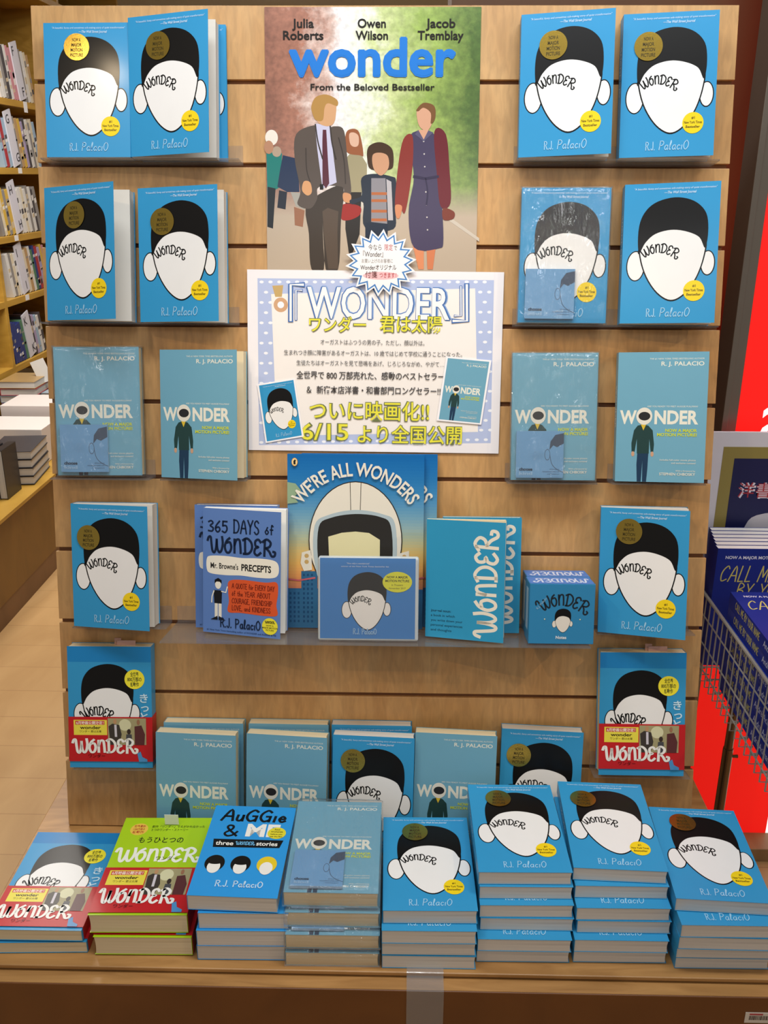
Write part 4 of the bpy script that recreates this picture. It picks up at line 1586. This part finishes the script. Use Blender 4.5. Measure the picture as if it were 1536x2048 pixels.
ptext('Owen', 666, 826, 157, 46, '1C1714', .02)
ptext('Wilson', 654, 838, 225, 46, '1C1714', .02)
ptext('Jacob', 1052, 1220, 157, 46, '1C1714', .02)
ptext('Tremblay', 1006, 1266, 225, 46, '1C1714', .02)
ptext('wonder', 285, 1212, 428, 200, '1F78D0', .055)
ptext('From the Beloved Bestseller', 400, 1102, 511, 34, '1C1714', .015)
A.put(m, PWI, .0004, eps=.00002)
m.build('poster_sheet', e)

# ------------------------------------------------------------------ paper sign below the poster
SW, SH = .4335, .3055
M = panel_frame(-.2275, .3005 + SH, .0030, 0, 0, .35)
e = empty('paper_sign', M, 'white paper sign with dotted blue border and yellow lettering, under the poster', 'sign')
m = MB()
m.box(0, SW, 0, SH, 0, .0004, mat('EEEAEE', .55))
A = Art(SH / SW)


def sq(zx, zy):
    px, py = 480 + zx / 2.793, 460 + zy / 2.793
    t_ = (py - 540) / 358
    l, r = 493 + 4 * t_, 1009 - 14 * t_
    tp_, bt = 538 + 5 * (px - 493) / 516, 892 + 14 * (px - 497) / 498
    return ((px - l) / (r - l), (py - tp_) / (bt - tp_) * SH / SW)


def SQ(L):
    return [sq(a, b) for a, b in L]


def stext(s, zx0, zx1, zyb, cap, col, bold=0.0):
    x0, y0 = sq(zx0, zyb)
    x1, y1 = sq(zx1, zyb)
    A.text(s, x0, y0, cap / 2.793 / 507, col, w=x1 - x0, bold=bold, rot=math.atan2(y0 - y1, x1 - x0) * 0)


LAV = 'B3C0E4'
SM = lambda h: mat(h, .55)
A.poly(SQ([(95, 265), (1420, 275), (1395, 1185), (105, 1180)]), SM(LAV))
for j in range(17):
    zy = 285 + j * 55
    for i in range(27):
        zx = 118 + i * 50 + (j % 2) * 25
        if 175 < zx < 1330 and 330 < zy < 1120:
            continue
        if zx > 1405 or zy > 1175:
            continue
        A.ell(*sq(zx, zy), .0085, .0055, SM('EEF0F8'), n=12)
A.poly(SQ([(172, 350), (1315, 320), (1325, 1120), (205, 1130)]), SM('F2ECE8'))
# ribbon rosette
A.poly(SQ([(178, 305), (240, 302), (232, 365), (195, 365)]), SM('C4A468'))
A.ell(*sq(226, 408), .028, .028, SM('CFA27C'))
A.ell(*sq(226, 408), .013, .013, SM('EEF0F8'))
# title with blue outline
for col, bo, sh in (('8FAEDD', .075, 3), ('3F6DB0', .05, 0), ('F4F2F4', .012, 0)):
    A.text('WONDER', sq(375 + sh, 478)[0], sq(375, 478)[1], 165 / 2.793 / 507, SM(col), w=sq(1170, 478)[0] - sq(375, 478)[0], bold=bo)
for col, wd in (('3F6DB0', .02), ('F4F2F4', .009)):
    A.line(SQ([(282, 492), (282, 300), (352, 300)]), wd, SM(col))
    A.line(SQ([(312, 488), (312, 330), (345, 330)]), wd * .5, SM(col))
    A.line(SQ([(1268, 302), (1268, 498), (1192, 498)]), wd, SM(col))
    A.line(SQ([(1235, 310), (1235, 470), (1200, 470)]), wd * .5, SM(col))


def outlined(s, x0, x1, yb, cap):
    stext(s, x0, x1, yb, cap, SM('6B7444'), .045)
    stext(s, x0, x1, yb, cap, SM('E9E23C'), .008)


outlined('\u30ef\u30f3\u30c0\u30fc', 385, 705, 548, 62)
outlined('\u541b\u306f\u592a\u967d', 780, 1130, 550, 66)
g = SM('55504E')
stext('\u30aa\u30fc\u30ac\u30b9\u30c8\u306f\u3075\u3064\u3046\u306e\u7537\u306e\u5b50\u3002\u305f\u3060\u3057\u3001\u9854\u4ee5\u5916\u306f\u3002', 450, 1030, 622, 22, g)
stext('\u751f\u307e\u308c\u3064\u304d\u9854\u306b\u969c\u5bb3\u304c\u3042\u308b\u30aa\u30fc\u30ac\u30b9\u30c8\u306f\u300110 \u6b73\u3067\u306f\u3058\u3081\u3066\u5b66\u6821\u306b\u901a\u3046\u3053\u3068\u306b\u306a\u3063\u305f\u3002', 245, 1240, 678, 22, g)
stext('\u751f\u5f92\u305f\u3061\u306f\u30aa\u30fc\u30ac\u30b9\u30c8\u3092\u898b\u3066\u60b2\u9cf4\u3092\u3042\u3052\u3001\u3058\u308d\u3058\u308d\u306a\u304c\u3081\u3001\u3084\u304c\u3066\u2026\u2026', 315, 1165, 735, 22, g)
k_ = SM('3A3433')
stext('\u5168\u4e16\u754c\u3067 800 \u4e07\u90e8\u58f2\u308c\u305f\u3001\u611f\u52d5\u306e\u30d9\u30b9\u30c8\u30bb\u30e9\u30fc', 315, 1138, 808, 32, k_, .012)
stext('\uff06  \u65b0\u5bbf\u672c\u5e97\u6d0b\u66f8\u30fb\u548c\u66f8\u90e8\u9580\u30ed\u30f3\u30b0\u30bb\u30e9\u30fc!!', 372, 1118, 890, 32, k_, .012)
outlined('\u3064\u3044\u306b\u6620\u753b\u5316!!', 388, 1055, 1030, 78)
outlined('6/15', 340, 605, 1150, 88)
outlined('\u3088\u308a\u5168\u56fd\u516c\u958b', 655, 1235, 1165, 74)
# two small printed covers on the sign
def mini(corners, kind):
    w_, q_ = SM('F6F4F8'), [sq(*p) for p in corners]
    cx = sum(p[0] for p in q_) / 4
    cy = sum(p[1] for p in q_) / 4
    A.poly([(cx + (p[0] - cx) * 1.09, cy + (p[1] - cy) * 1.05) for p in q_], w_)
    src = ARTS[kind]
    (ax, ay), (bx, by), (dx, dy), (ex, ey) = q_      # TL TR BR BL
    for vs, fs, mt in src.items:
        out = []
        for x, y in vs:
            v = 1 - y / 1.502
            tx, ty = ax + (bx - ax) * x, ay + (by - ay) * x
            ux, uy = ex + (dx - ex) * x, ey + (dy - ey) * x
            out.append((tx + (ux - tx) * v, ty + (uy - ty) * v))
        A.raw(out, fs, mt)


mini([(105, 848), (298, 818), (345, 1128), (150, 1160)], 'face')
mini([(1160, 703), (1390, 725), (1335, 1070), (1108, 1045)], 'film')
A.put(m, SW, .0004, eps=.00003)
m.build('sign_sheet', e)

# starburst note overlapping poster and sign
M = panel_frame(.0005, .2895, .0085, 0, 0, 0)
e = empty('starburst_note', M, 'white starburst card with jagged blue outline and handwriting, overlapping poster and sign', 'card')
m = MB()
A = Art(0.0)
def burst(ro, ri, n=18, sx=1.0, sy=.92):
    return [((ro if k % 2 == 0 else ri) * math.cos(math.pi * k / n + .1) * sx, (ro if k % 2 == 0 else ri) * math.sin(math.pi * k / n + .1) * sy) for k in range(2 * n)]
b_ = burst(.060, .046)
tri = tessellate_polygon([[Vector((x, y, 0)) for x, y in b_]])
m.add([(x, y, 0) for x, y in b_] + [(x, y, .0012) for x, y in b_], [tuple(f) for f in tri] + [tuple(36 + i for i in f) for f in tri] + [(i, (i + 1) % 36, 36 + (i + 1) % 36, 36 + i) for i in range(36)], mat('F1EEF0', .5))
A.poly([(x, -y) for x, y in burst(.0545, .0425)], SM('3F7FC0'))
A.poly([(x, -y) for x, y in burst(.0500, .0385)], SM('F1EEF0'))
A.ell(0, .021, .030, .0065, SM('F0BCC0'))
hb = SM('2C2A2A')
hr = SM('C04A54')
hg = SM('9A9896')
A.text('\u4eca\u306a\u3089', -.021, -.021, .0075, hb, w=.022)
A.text('\u9650\u5b9a', .006, -.021, .0075, hr, w=.014)
A.text('\u3067', .022, -.021, .006, hb, w=.005)
A.text('\u300eWonder\u300f', -.030, -.010, .0080, hb, w=.034)
A.text('\u304a\u8cb7\u3044\u4e0a\u3052\u306e\u304a\u5ba2\u69d8\u306b', -.032, -.0005, .0050, hg, w=.052)
A.text('Wonder\u30aa\u30ea\u30b8\u30ca\u30eb', -.034, .0110, .0068, hb, w=.060)
A.text('\u4ed8\u7b8b', -.026, .0235, .0080, SM('5A1A22'), w=.020)
A.text('\u3064\u304d\u307e\u3059\uff01', -.002, .0235, .0065, hr, w=.028)
A.put(m, 1.0, .0012)
m.build('card_sheet', e)

# ------------------------------------------------------------------ right: red lightbox
YL = 1.88
e = empty('lightbox', Matrix.Translation((1.2, YL, 0)), 'tall backlit red panel in a metal frame standing behind the right side of the display', 'lightbox')
FRM = mat('8C8276', .35, metal=.7)
m = MB()
m.box(-.545, -.533, -.02, .06, .03, 2.2, FRM, .001)
m.box(-.531, -.512, -.01, .06, .03, 2.2, FRM, .001)
m.box(-.545, .6, -.02, .06, 2.2, 2.23, FRM, .001)
m.build('metal_frame', e)
RED = mat('F21A14', .5, emit=.75)
WHT = mat('E9FBF6', .5, emit=1.1)
MB().box(-.512, -.302, 0, .05, .036, 2.2, RED).build('red_face', e)
MB().box(-.302, .6, 0, .05, .036, .60, WHT).build('white_face', e)
MB().box(-.302, .6, 0.0, .05, .60, 2.2, RED).build('upper_red_face', e)
A = Art(1.0)
A.text('\u00e9', -.452, 1 - 1.165, .062, mat('FFFFFF', .5, emit=.9))
A.text('a', -.458, 1 - 1.030, .11, mat('FFFFFF', .5, emit=.9))
m = MB()
for vs, fs, mt in A.items:
    m.add([Vector((x, -.0006, y)) for x, y in vs], fs, mt)
m.build('white_lettering', e)
MB().box(-.56, .62, -.06, .07, .0, .036, wood('sill_wood', '8A6A44', 'A08058', (4, 1, 1), .5), .002).build('sill', e)

# ------------------------------------------------------------------ basket stand with blue books
WIRE = mat('A8A49E', .4, metal=.5)
e = empty('wire_basket_stand', Matrix.Translation((.80, 1.60, 0)), 'grey wire basket on a brown metal pole at the right edge of the picture', 'basket stand')
bx0, bx1, by0, by1, bz0, bz1 = .606, 1.0, 1.25, 1.800, .612, .765
X_ = lambda x: x - .80
Y_ = lambda y: y - 1.60
m = MB()
m.tube([(X_(bx0), Y_(by0), bz1), (X_(bx0), Y_(by1), bz1)], .0035, WIRE)
m.tube([(X_(bx1), Y_(by0), bz1), (X_(bx1), Y_(by1), bz1)], .0035, WIRE)
m.tube([(X_(bx0), Y_(by0), bz1), (X_(bx1), Y_(by0), bz1)], .0035, WIRE)
m.tube([(X_(bx0), Y_(by1), bz1), (X_(bx1), Y_(by1), bz1)], .0035, WIRE)
m.build('top_rail', e)
m = MB()
for z in (bz0 + .005, bz0 + .055, bz0 + .11):
    m.tube([(X_(bx0), Y_(by0), z), (X_(bx0), Y_(by1), z)], .0016, WIRE, 6)
y = by0 + .02
while y < by1:
    m.tube([(X_(bx0), Y_(y), bz1 + .004), (X_(bx0), Y_(y), bz0 - .022), (X_(bx0 + .025), Y_(y), bz0 - .022)], .0014, WIRE, 6)
    y += .0255
m.build('side_grid', e)
m = MB()
y = by0 + .02
while y < by1:
    m.tube([(X_(bx0), Y_(y), bz0), (X_(bx1), Y_(y), bz0)], .0016, WIRE, 6)
    y += .05
for x in (.65, .75, .85, .95):
    m.tube([(X_(x), Y_(by0), bz0), (X_(x), Y_(by1), bz0)], .0016, WIRE, 6)
m.build('floor_grid', e)
POLEM = mat('7A6248', .35, metal=.75)
m = MB()
px_, py_ = .690, 1.67
m.tube([(X_(px_), Y_(py_), .02), (X_(px_), Y_(py_), .42)], .0105, POLEM, 20)
m.tube([(X_(px_), Y_(py_), .42), (X_(px_), Y_(py_), .585)], .0088, POLEM, 20)
pole_ = m.build('pole', e)
m = MB()
m.tube([(X_(px_ + .008), Y_(py_), .40), (X_(px_ + .022), Y_(py_), .40)], [.003, .004], POLEM, 10)
m.build('clamp_knob', pole_)
m = MB()
m.tube([(X_(px_), Y_(py_), .565), (X_(px_), Y_(py_), .60)], .014, WIRE, 16)
m.build('collar', pole_)
MB().tube([(X_(px_), Y_(py_), .0), (X_(px_), Y_(py_), .02)], [.088, .08], POLEM, 28).build('base_plate', e)


def art_navy():
    A = Art(1.55)
    A.rect(0, 0, 1, 1.55, '1B2C86')
    A.text('NOW A MAJOR MOTION PICTURE', .1, .13, .036, 'D5D8EA', w=.82, bold=.03)
    y_ = 'C9C06A'
    A.pen('CALL ME', .06, .72, .42, .2, .014, y_, slant=.2)
    A.pen('BY YOUR', .28, .95, .62, .17, .014, y_, slant=.15)
    A.pen('NAME', .45, .95, .85, .17, .014, y_, slant=.15)
    A.text('a novel', .42, 1.0, .04, 'D5D8EA')
    return A


ARTS['navy'], BASECOL['navy'] = art_navy(), '1B2C86'
NB = 'navy novels standing in the wire basket'
NW, NH = .165, .256
ordn = ('frontmost', 'second from the front', 'third from the front', 'fourth from the front', 'fifth from the front', 'rearmost')
bz = bz0 + .003
for i in range(6):
    M = Matrix(((1, 0, 0, .6130 + .0035 * i), (0, 0, -1, 1.672 + i * .0195), (0, 1, 0, bz), (0, 0, 0, 1)))
    book('paperback', 'navy', M, ordn[i] + ' navy novel standing upright in the wire basket', NB, T=.0185, w=NW, h=NH, pmt=PAGE_N)
ordl = ('top', 'second', 'third', 'fourth', 'fifth', 'sixth', 'bottom')
for i in range(7):
    z = bz + .0285 * (7 - i) + .002
    M = flat_frame(.6150 + .002 * (i % 2), 1.315 - .001 * i, z, (0, 0, .4 * (i % 3 - 1)))
    eb = book('paperback', 'navy', M, ordl[i] + ' navy novel in the flat pile at the front of the wire basket', 'navy novels lying in the wire basket', T=.028, w=.178, h=.276, pmt=PAGE_N)
    A = Art(1)
    A.pen('CALL ME BY YOUR NAME', .06, .55, .0, .045, .006, 'B8B070')
    A.text('Andr\u00e9 Aciman', .62, 0, .04, 'C9CCE2')
    m = MB()
    for vs, fs, mt in A.items:
        m.add([Vector((-.0003, NH - x * NH, -.018 + (y - 1) * .3)) for x, y in vs], fs, mt)
    m.build('spine_lettering', eb)

# sign board behind the basket
e = empty('framed_sign', Matrix.Translation((.619, 1.810, .58)), 'white sign board with gold frame line and navy centre behind the basket of navy novels', 'sign')
m = MB()
m.box(0, .50, 0, .006, 0, .487, mat('E2DEE6', .5), .001)
A = Art(.0)
m2 = MB()
def fr(x0, z0, x1, z1, hx, d):
    m.box(x0, x1, -.0005 - d, .0, z0, z1, mat(hx, .5))
fr(.028, .02, .47, .456, '9A8A48', .0006)
fr(.052, .05, .45, .432, '15184C', .0012)
A2 = Art(0.0)
for hx, dx_, bo in (('E8E0EC', .0012, .03), ('B0303C', 0, .0)):
    A2.text('\u6d0b\u66f8\u30b9', .068 + dx_, -.352 + dx_, .024, mat(hx, .5), bold=bo)
k = 0
for vs, fs, mt in A2.items:
    k += 1
    m.add([Vector((x, -.0019 - .0002 * k, y)) for x, y in vs], fs, mt)
pts_ = smooth([(.08, .2), (.09, .28), (.13, .315), (.3, .32), (.4, .3), (.42, .2)], True)
tri = tessellate_polygon([[Vector((x, y, 0)) for x, y in pts_]])
m.add([(x, -.0021, z) for x, z in pts_], tri, mat('C9C6CE', .5))
m.build('sign_board', e)

# ------------------------------------------------------------------ left: bookcase with shelves of paperbacks
OAK = wood('shelf_oak', 'A8802E', 'C49A42', (2, .6, 6), .45)
DARK = mat('3A2814', .7)
e = empty('bookcase', Matrix.Translation((-2.15, 5.0, 0)), 'tall oak bookcase along the left wall with lettered shelves', 'bookcase')
m = MB()
m.box(-.27, -.25, -1.6, 1.8, .42, 2.74, DARK)
m.build('back_panel', e)
for yy in (-1.6, -.565, .62, 1.78):
    MB().box(-.25, .25, yy, yy + .03, .42, 2.74, OAK, .001).build('upright', e)
SZ = {'K': .66, 'I': .975, 'H': 1.265, 'G': 1.575, 'F': 1.885, 'T': 2.42}
for kx, z in SZ.items():
    for (ya, yb) in ((-1.57, -.565), (-.535, .62), (.65, 1.78)):
        MB().box(-.25, .25, ya, yb, z - .03, z, OAK, .001).build('shelf', e)
m = MB()
for kx, yy in (('F', -.03), ('G', -.2), ('I', -.31), ('H', -.35)):
    m.box(.2505, .2515, yy, yy + .045, SZ[kx] - .05 if kx == 'F' else SZ[kx] - .026, SZ[kx] + .0, mat('E6E6E8', .5))
m.build('shelf_label', e)

names = [('white', 'D9D8D6'), ('cream', 'D8CDB4'), ('grey', '8E8A88'), ('pink', 'C88A94'), ('tan', 'B8966A'), ('pale blue', '9AB4CC'), ('charcoal', '4A464A'), ('lilac', 'A99CC0'), ('red', 'A8343C'), ('yellow', 'D0AC48'), ('navy', '2C3A78'), ('green', '4E7A5E')]
shelf_specs = {
    'F': (4.97, .25, [0, 0, 2, 6, 0, 3, 3, 'card', 2, 0, 1, 4]),
    'G': (4.79, .245, [5, 8, 5, 'card', 2, 4, 9, 7, 6, 0, 2, 1, 5]),
    'H': (4.72, .235, [2, 1, 9, 2, 9, 'card', 0, 0, 1, 0, 2, 0, 6, 2]),
    'I': (4.71, .235, [0, 2, 1, 0, 'card', 1, 4, 0, 11, 10, 8, 7, 9, 3]),
    'K': (4.69, .215, [10, 10, 10, 10, 10, 11, 'card', 6, 7, 5, 0, 6]),
}
XF = -1.915
_bk = {}


def shelf_book(hx, th, h, d=.13):
    key = (hx, th, h)
    if key in _bk:
        return _bk[key]
    m1 = MB()
    c = mat(hx, .45)
    m1.box(-d, 0, 0, th, 0, h, c, .0008)
    # printed bands and title blocks on the spine
    for k in range(3):
        z0 = h * random.uniform(.08, .8)
        m1.box(-.0002, .0004, th * .15, th * .85, z0, z0 + h * random.uniform(.03, .14), mat(random.choice(('4A464A', 'E0DEDC', '8E8A88', 'C8B89A')), .5))
    _bk[key] = (m1.mesh('book_cover'),)
    return _bk[key]


lean = math.radians(13)
for kx, (yc, hh, seq) in shelf_specs.items():
    ci = seq.index('card')
    z = SZ[kx] + .0008
    cardw = .085
    for side in (-1, 1):
        run = seq[:ci][::-1] if side < 0 else seq[ci + 1:]
        y = yc if side < 0 else yc + cardw + .003
        cnt = 0
        for c in run:
            cnt += 1
            th = (.030, .026, .034, .028)[(cnt + c) % 4] if c != 10 else .026
            h = hh * (.90, .96, .93, .88)[(cnt * 3 + c) % 4]
            nm, hx = names[c]
            y0 = y - th / math.cos(lean) - .0015 if side < 0 else y
            rep = sum(1 for q in run[:cnt] if q == c)
            tot = run.count(c)
            lab = '%s spine %s the letter card on the %s shelf, %s along' % (nm, 'left of' if side < 0 else 'right of', kx, ('first', 'second', 'third', 'fourth', 'fifth', 'sixth', 'seventh', 'eighth', 'ninth', 'tenth')[cnt - 1])
            root = bpy.data.objects.new('paperback', shelf_book(hx, th, round(h, 3))[0])
            COL.objects.link(root)
            zl = z + th * math.sin(lean) * 0
            root.matrix_world = Matrix.Translation((XF, y0 + (0), zl)) @ Matrix.Rotation(lean, 4, 'X')
            tag(root, lab, 'book', 'paperbacks on the %s shelf' % kx)
            y = y0 if side < 0 else y0 + th / math.cos(lean) + .0015
    # letter card
    m1 = MB()
    ch_ = hh * 1.04
    m1.box(-.002, .004, 0, cardw, 0, ch_, mat('D2D2DE', .5))
    A = Art(0.0)
    A.text(kx, .012, -ch_ + .058, .040, mat('3A3A44', .5), bold=.01)
    A.text(kx, .046, -.014, .040, mat('3A3A44', .5), bold=.01)
    for vs, fs, mt in A.items:
        m1.add([Vector((.0046, x, y)) for x, y in vs], fs, mt)
    ob = m1.build('letter_card', None, Matrix.Translation((XF, yc, z)) @ Matrix.Rotation(lean, 4, 'X'))
    tag(ob, 'pale divider card with the letter %s twice' % kx, 'divider card', 'letter cards on the bookcase')

# things on the topmost shelf, upper left corner
ob = MB().box(-.12, 0, 0, .22, 0, .28, mat('4A3E9A', .5), .002).build('box_set', None, Matrix.Translation((XF, 4.62, 2.421)))
tag(ob, 'purple box set on the topmost shelf at the picture\'s upper left corner', 'box')
ob = MB().box(-.10, 0, 0, .10, 0, .22, mat('C9A83A', .5), .002).build('book', None, Matrix.Translation((XF, 5.10, 2.421)))
tag(ob, 'yellow book at the end of the topmost shelf', 'book')

# ------------------------------------------------------------------ low display counter in front of the bookcase
e = empty('display_counter', Matrix.Translation((-1.66, 3.6, 0)), 'low brown wooden counter with angled front at the left, carrying piles of books', 'counter')
CN = wood('counter_wood', '6A4A18', '7E5A22', (.8, 2, 1), .45)
m = MB()
for ya, yb in ((-1.6, -.012), (.0, 1.2)):
    m.box(-.24, .225, ya, yb, .085, .385, CN, .002)
m.build('cabinet_body', e)
m = MB()
m.box(-.24, .245, -1.6, -.006, .385, .40, OAK, .002)
m.box(-.24, .245, -.004, 1.2, .385, .40, OAK, .002)
m.build('counter_top', e)
MB().box(-.24, .222, -1.6, 1.2, .0, .085, wood('kick_wood', '6E4E32', '7E5C3C', (.8, 2, 1), .5)).build('kick_board', e)


def pile_book(M, w, h, T, hx, label, group, pmt=PAGE_W, inset=.003):
    e = empty('hardback', M, label, 'book', group)
    m = MB()
    c = mat(hx, .35)
    m.box(0, w, 0, h, -.0022, 0, c, .0006)
    m.box(0, w, 0, h, -T, -T + .0022, c, .0006)
    m.box(0, .0022, 0, h, -T + .0022, -.0022, c)
    m.build('cover', e)
    MB().box(.0022, w - inset, inset, h - inset, -T + .0022, -.0022, pmt).build('pages', e)
    return e


zc = .401
# four dark hardbacks, page edges towards the aisle, near the seam
for i in range(4):
    M = flat_frame(-1.61 - .002 * (i % 2), 3.40, zc + .034 * (4 - i), (0, 0, 6))
    pile_book(M, .17, .24, .032, '3A3A40', ('top', 'second', 'third', 'bottom')[i] + ' dark hardback in the pile nearest the counter seam', 'dark hardbacks on the counter')
# two hardbacks standing on their spines beside the pile
for i in range(2):
    M = Matrix(((0, 0, 1, -1.50 + .045 * i + .0), (1, 0, 0, 3.14), (0, 1, 0, zc), (0, 0, 0, 1)))
    M = Matrix.Translation((-1.525 + .036 * i, 3.30 + .0, zc)) @ Matrix.Rotation(math.radians(90), 4, 'X') @ Matrix.Rotation(0, 4, 'Y')
    eb = pile_book(Matrix.Translation((-1.545 + .040 * i, 3.22 + .02 * i, zc)) @ Matrix(((0, 0, 1, .03), (0, 1, 0, 0), (-1, 0, 0, .19), (0, 0, 0, 1))), .19, .13, .030, '2A2A2E',
                   ('left', 'right')[i] + ' black hardback standing on edge at the counter front', 'black hardbacks on edge')
# dark boxed pile at the frame edge
for i in range(2):
    pile_book(flat_frame(-1.80, 2.86 + .01 * i, zc + .055 * (2 - i), (0, 0, 2)), .28, .30, .052, '3E3C3A', ('upper', 'lower')[i] + ' large dark book at the left frame edge of the counter', 'large dark books on the counter', pmt=mat('55504C', .5))
pile_book(flat_frame(-1.80, 3.18, zc + .160, (0, 0, 0)), .25, .18, .148, 'D8D4D8', 'white covered book with red print lying behind the large dark books', 'white books on the counter')
# thick white books with spine towards the shopper
def white_box(x0, x1, y, z0, z1, label, txt, ty):
    e = empty('white_book', Matrix.Translation((x0, y, z0)), label, 'book', 'thick white books on the counter')
    m = MB()
    m.box(0, x1 - x0, 0, .22, 0, z1 - z0, mat('E2DAD6', .45), .002)
    A = Art(0.0)
    A.text(txt, (x1 - x0) * .72, -(z1 - z0) * ty, .03, mat('6A6466', .5), rot=0)
    A.ell((x1 - x0) * .9, -(z1 - z0) * .62, .012, .012, mat('B03040', .5))
    for vs, fs, mt in A.items:
        m.add([Vector((x, -.0006, y)) for x, y in vs], fs, mt)
    m.build('spine', e)


white_box(-1.86, -1.50, 3.69, zc, zc + .150, 'long white book with a small red dot, nearest of the two thick white ones', 'posed', .4)
white_box(-1.78, -1.46, 3.96, zc, zc + .185, 'white book with its dark mark at the right, behind the long white one', 'S', .7)
# paperback piles behind
cc = ('A88A5A', 'B0424A', '8E9AA8', '9A7A9A', 'C0A060')
for i in range(7):
    pile_book(flat_frame(-1.885 + .003 * (i % 2), 4.21, zc + .034 * (7 - i), (0, 0, 1.5 * (i % 2))), .17, .21, .032, cc[i % 5],
              ('top', 'second', 'third', 'fourth', 'fifth', 'sixth', 'bottom')[i] + ' paperback in the left rear pile on the counter', 'left rear pile')
for i in range(5):
    pile_book(flat_frame(-1.70 + .003 * (i % 2), 4.24, zc + .036 * (5 - i), (0, 0, -4 + 1.5 * (i % 2))), .17, .21, .034, ('9AA8B4', 'B8BCC0', 'A8B4BC', 'C4C4C4', 'A0A8A8')[i],
              ('top', 'second', 'third', 'fourth', 'bottom')[i] + ' pale paperback in the right rear pile on the counter', 'right rear pile')
# white price card hanging near the K shelf
ob = MB().box(0, .07, 0, .001, 0, .11, mat('ECECEA', .5)).build('price_card', None, Matrix.Translation((-1.74, 4.34, .60)) @ Matrix.Rotation(-.35, 4, 'Y'))
tag(ob, 'white price card with fine print tilted in front of the K shelf', 'price card')

bpy.context.view_layer.update()
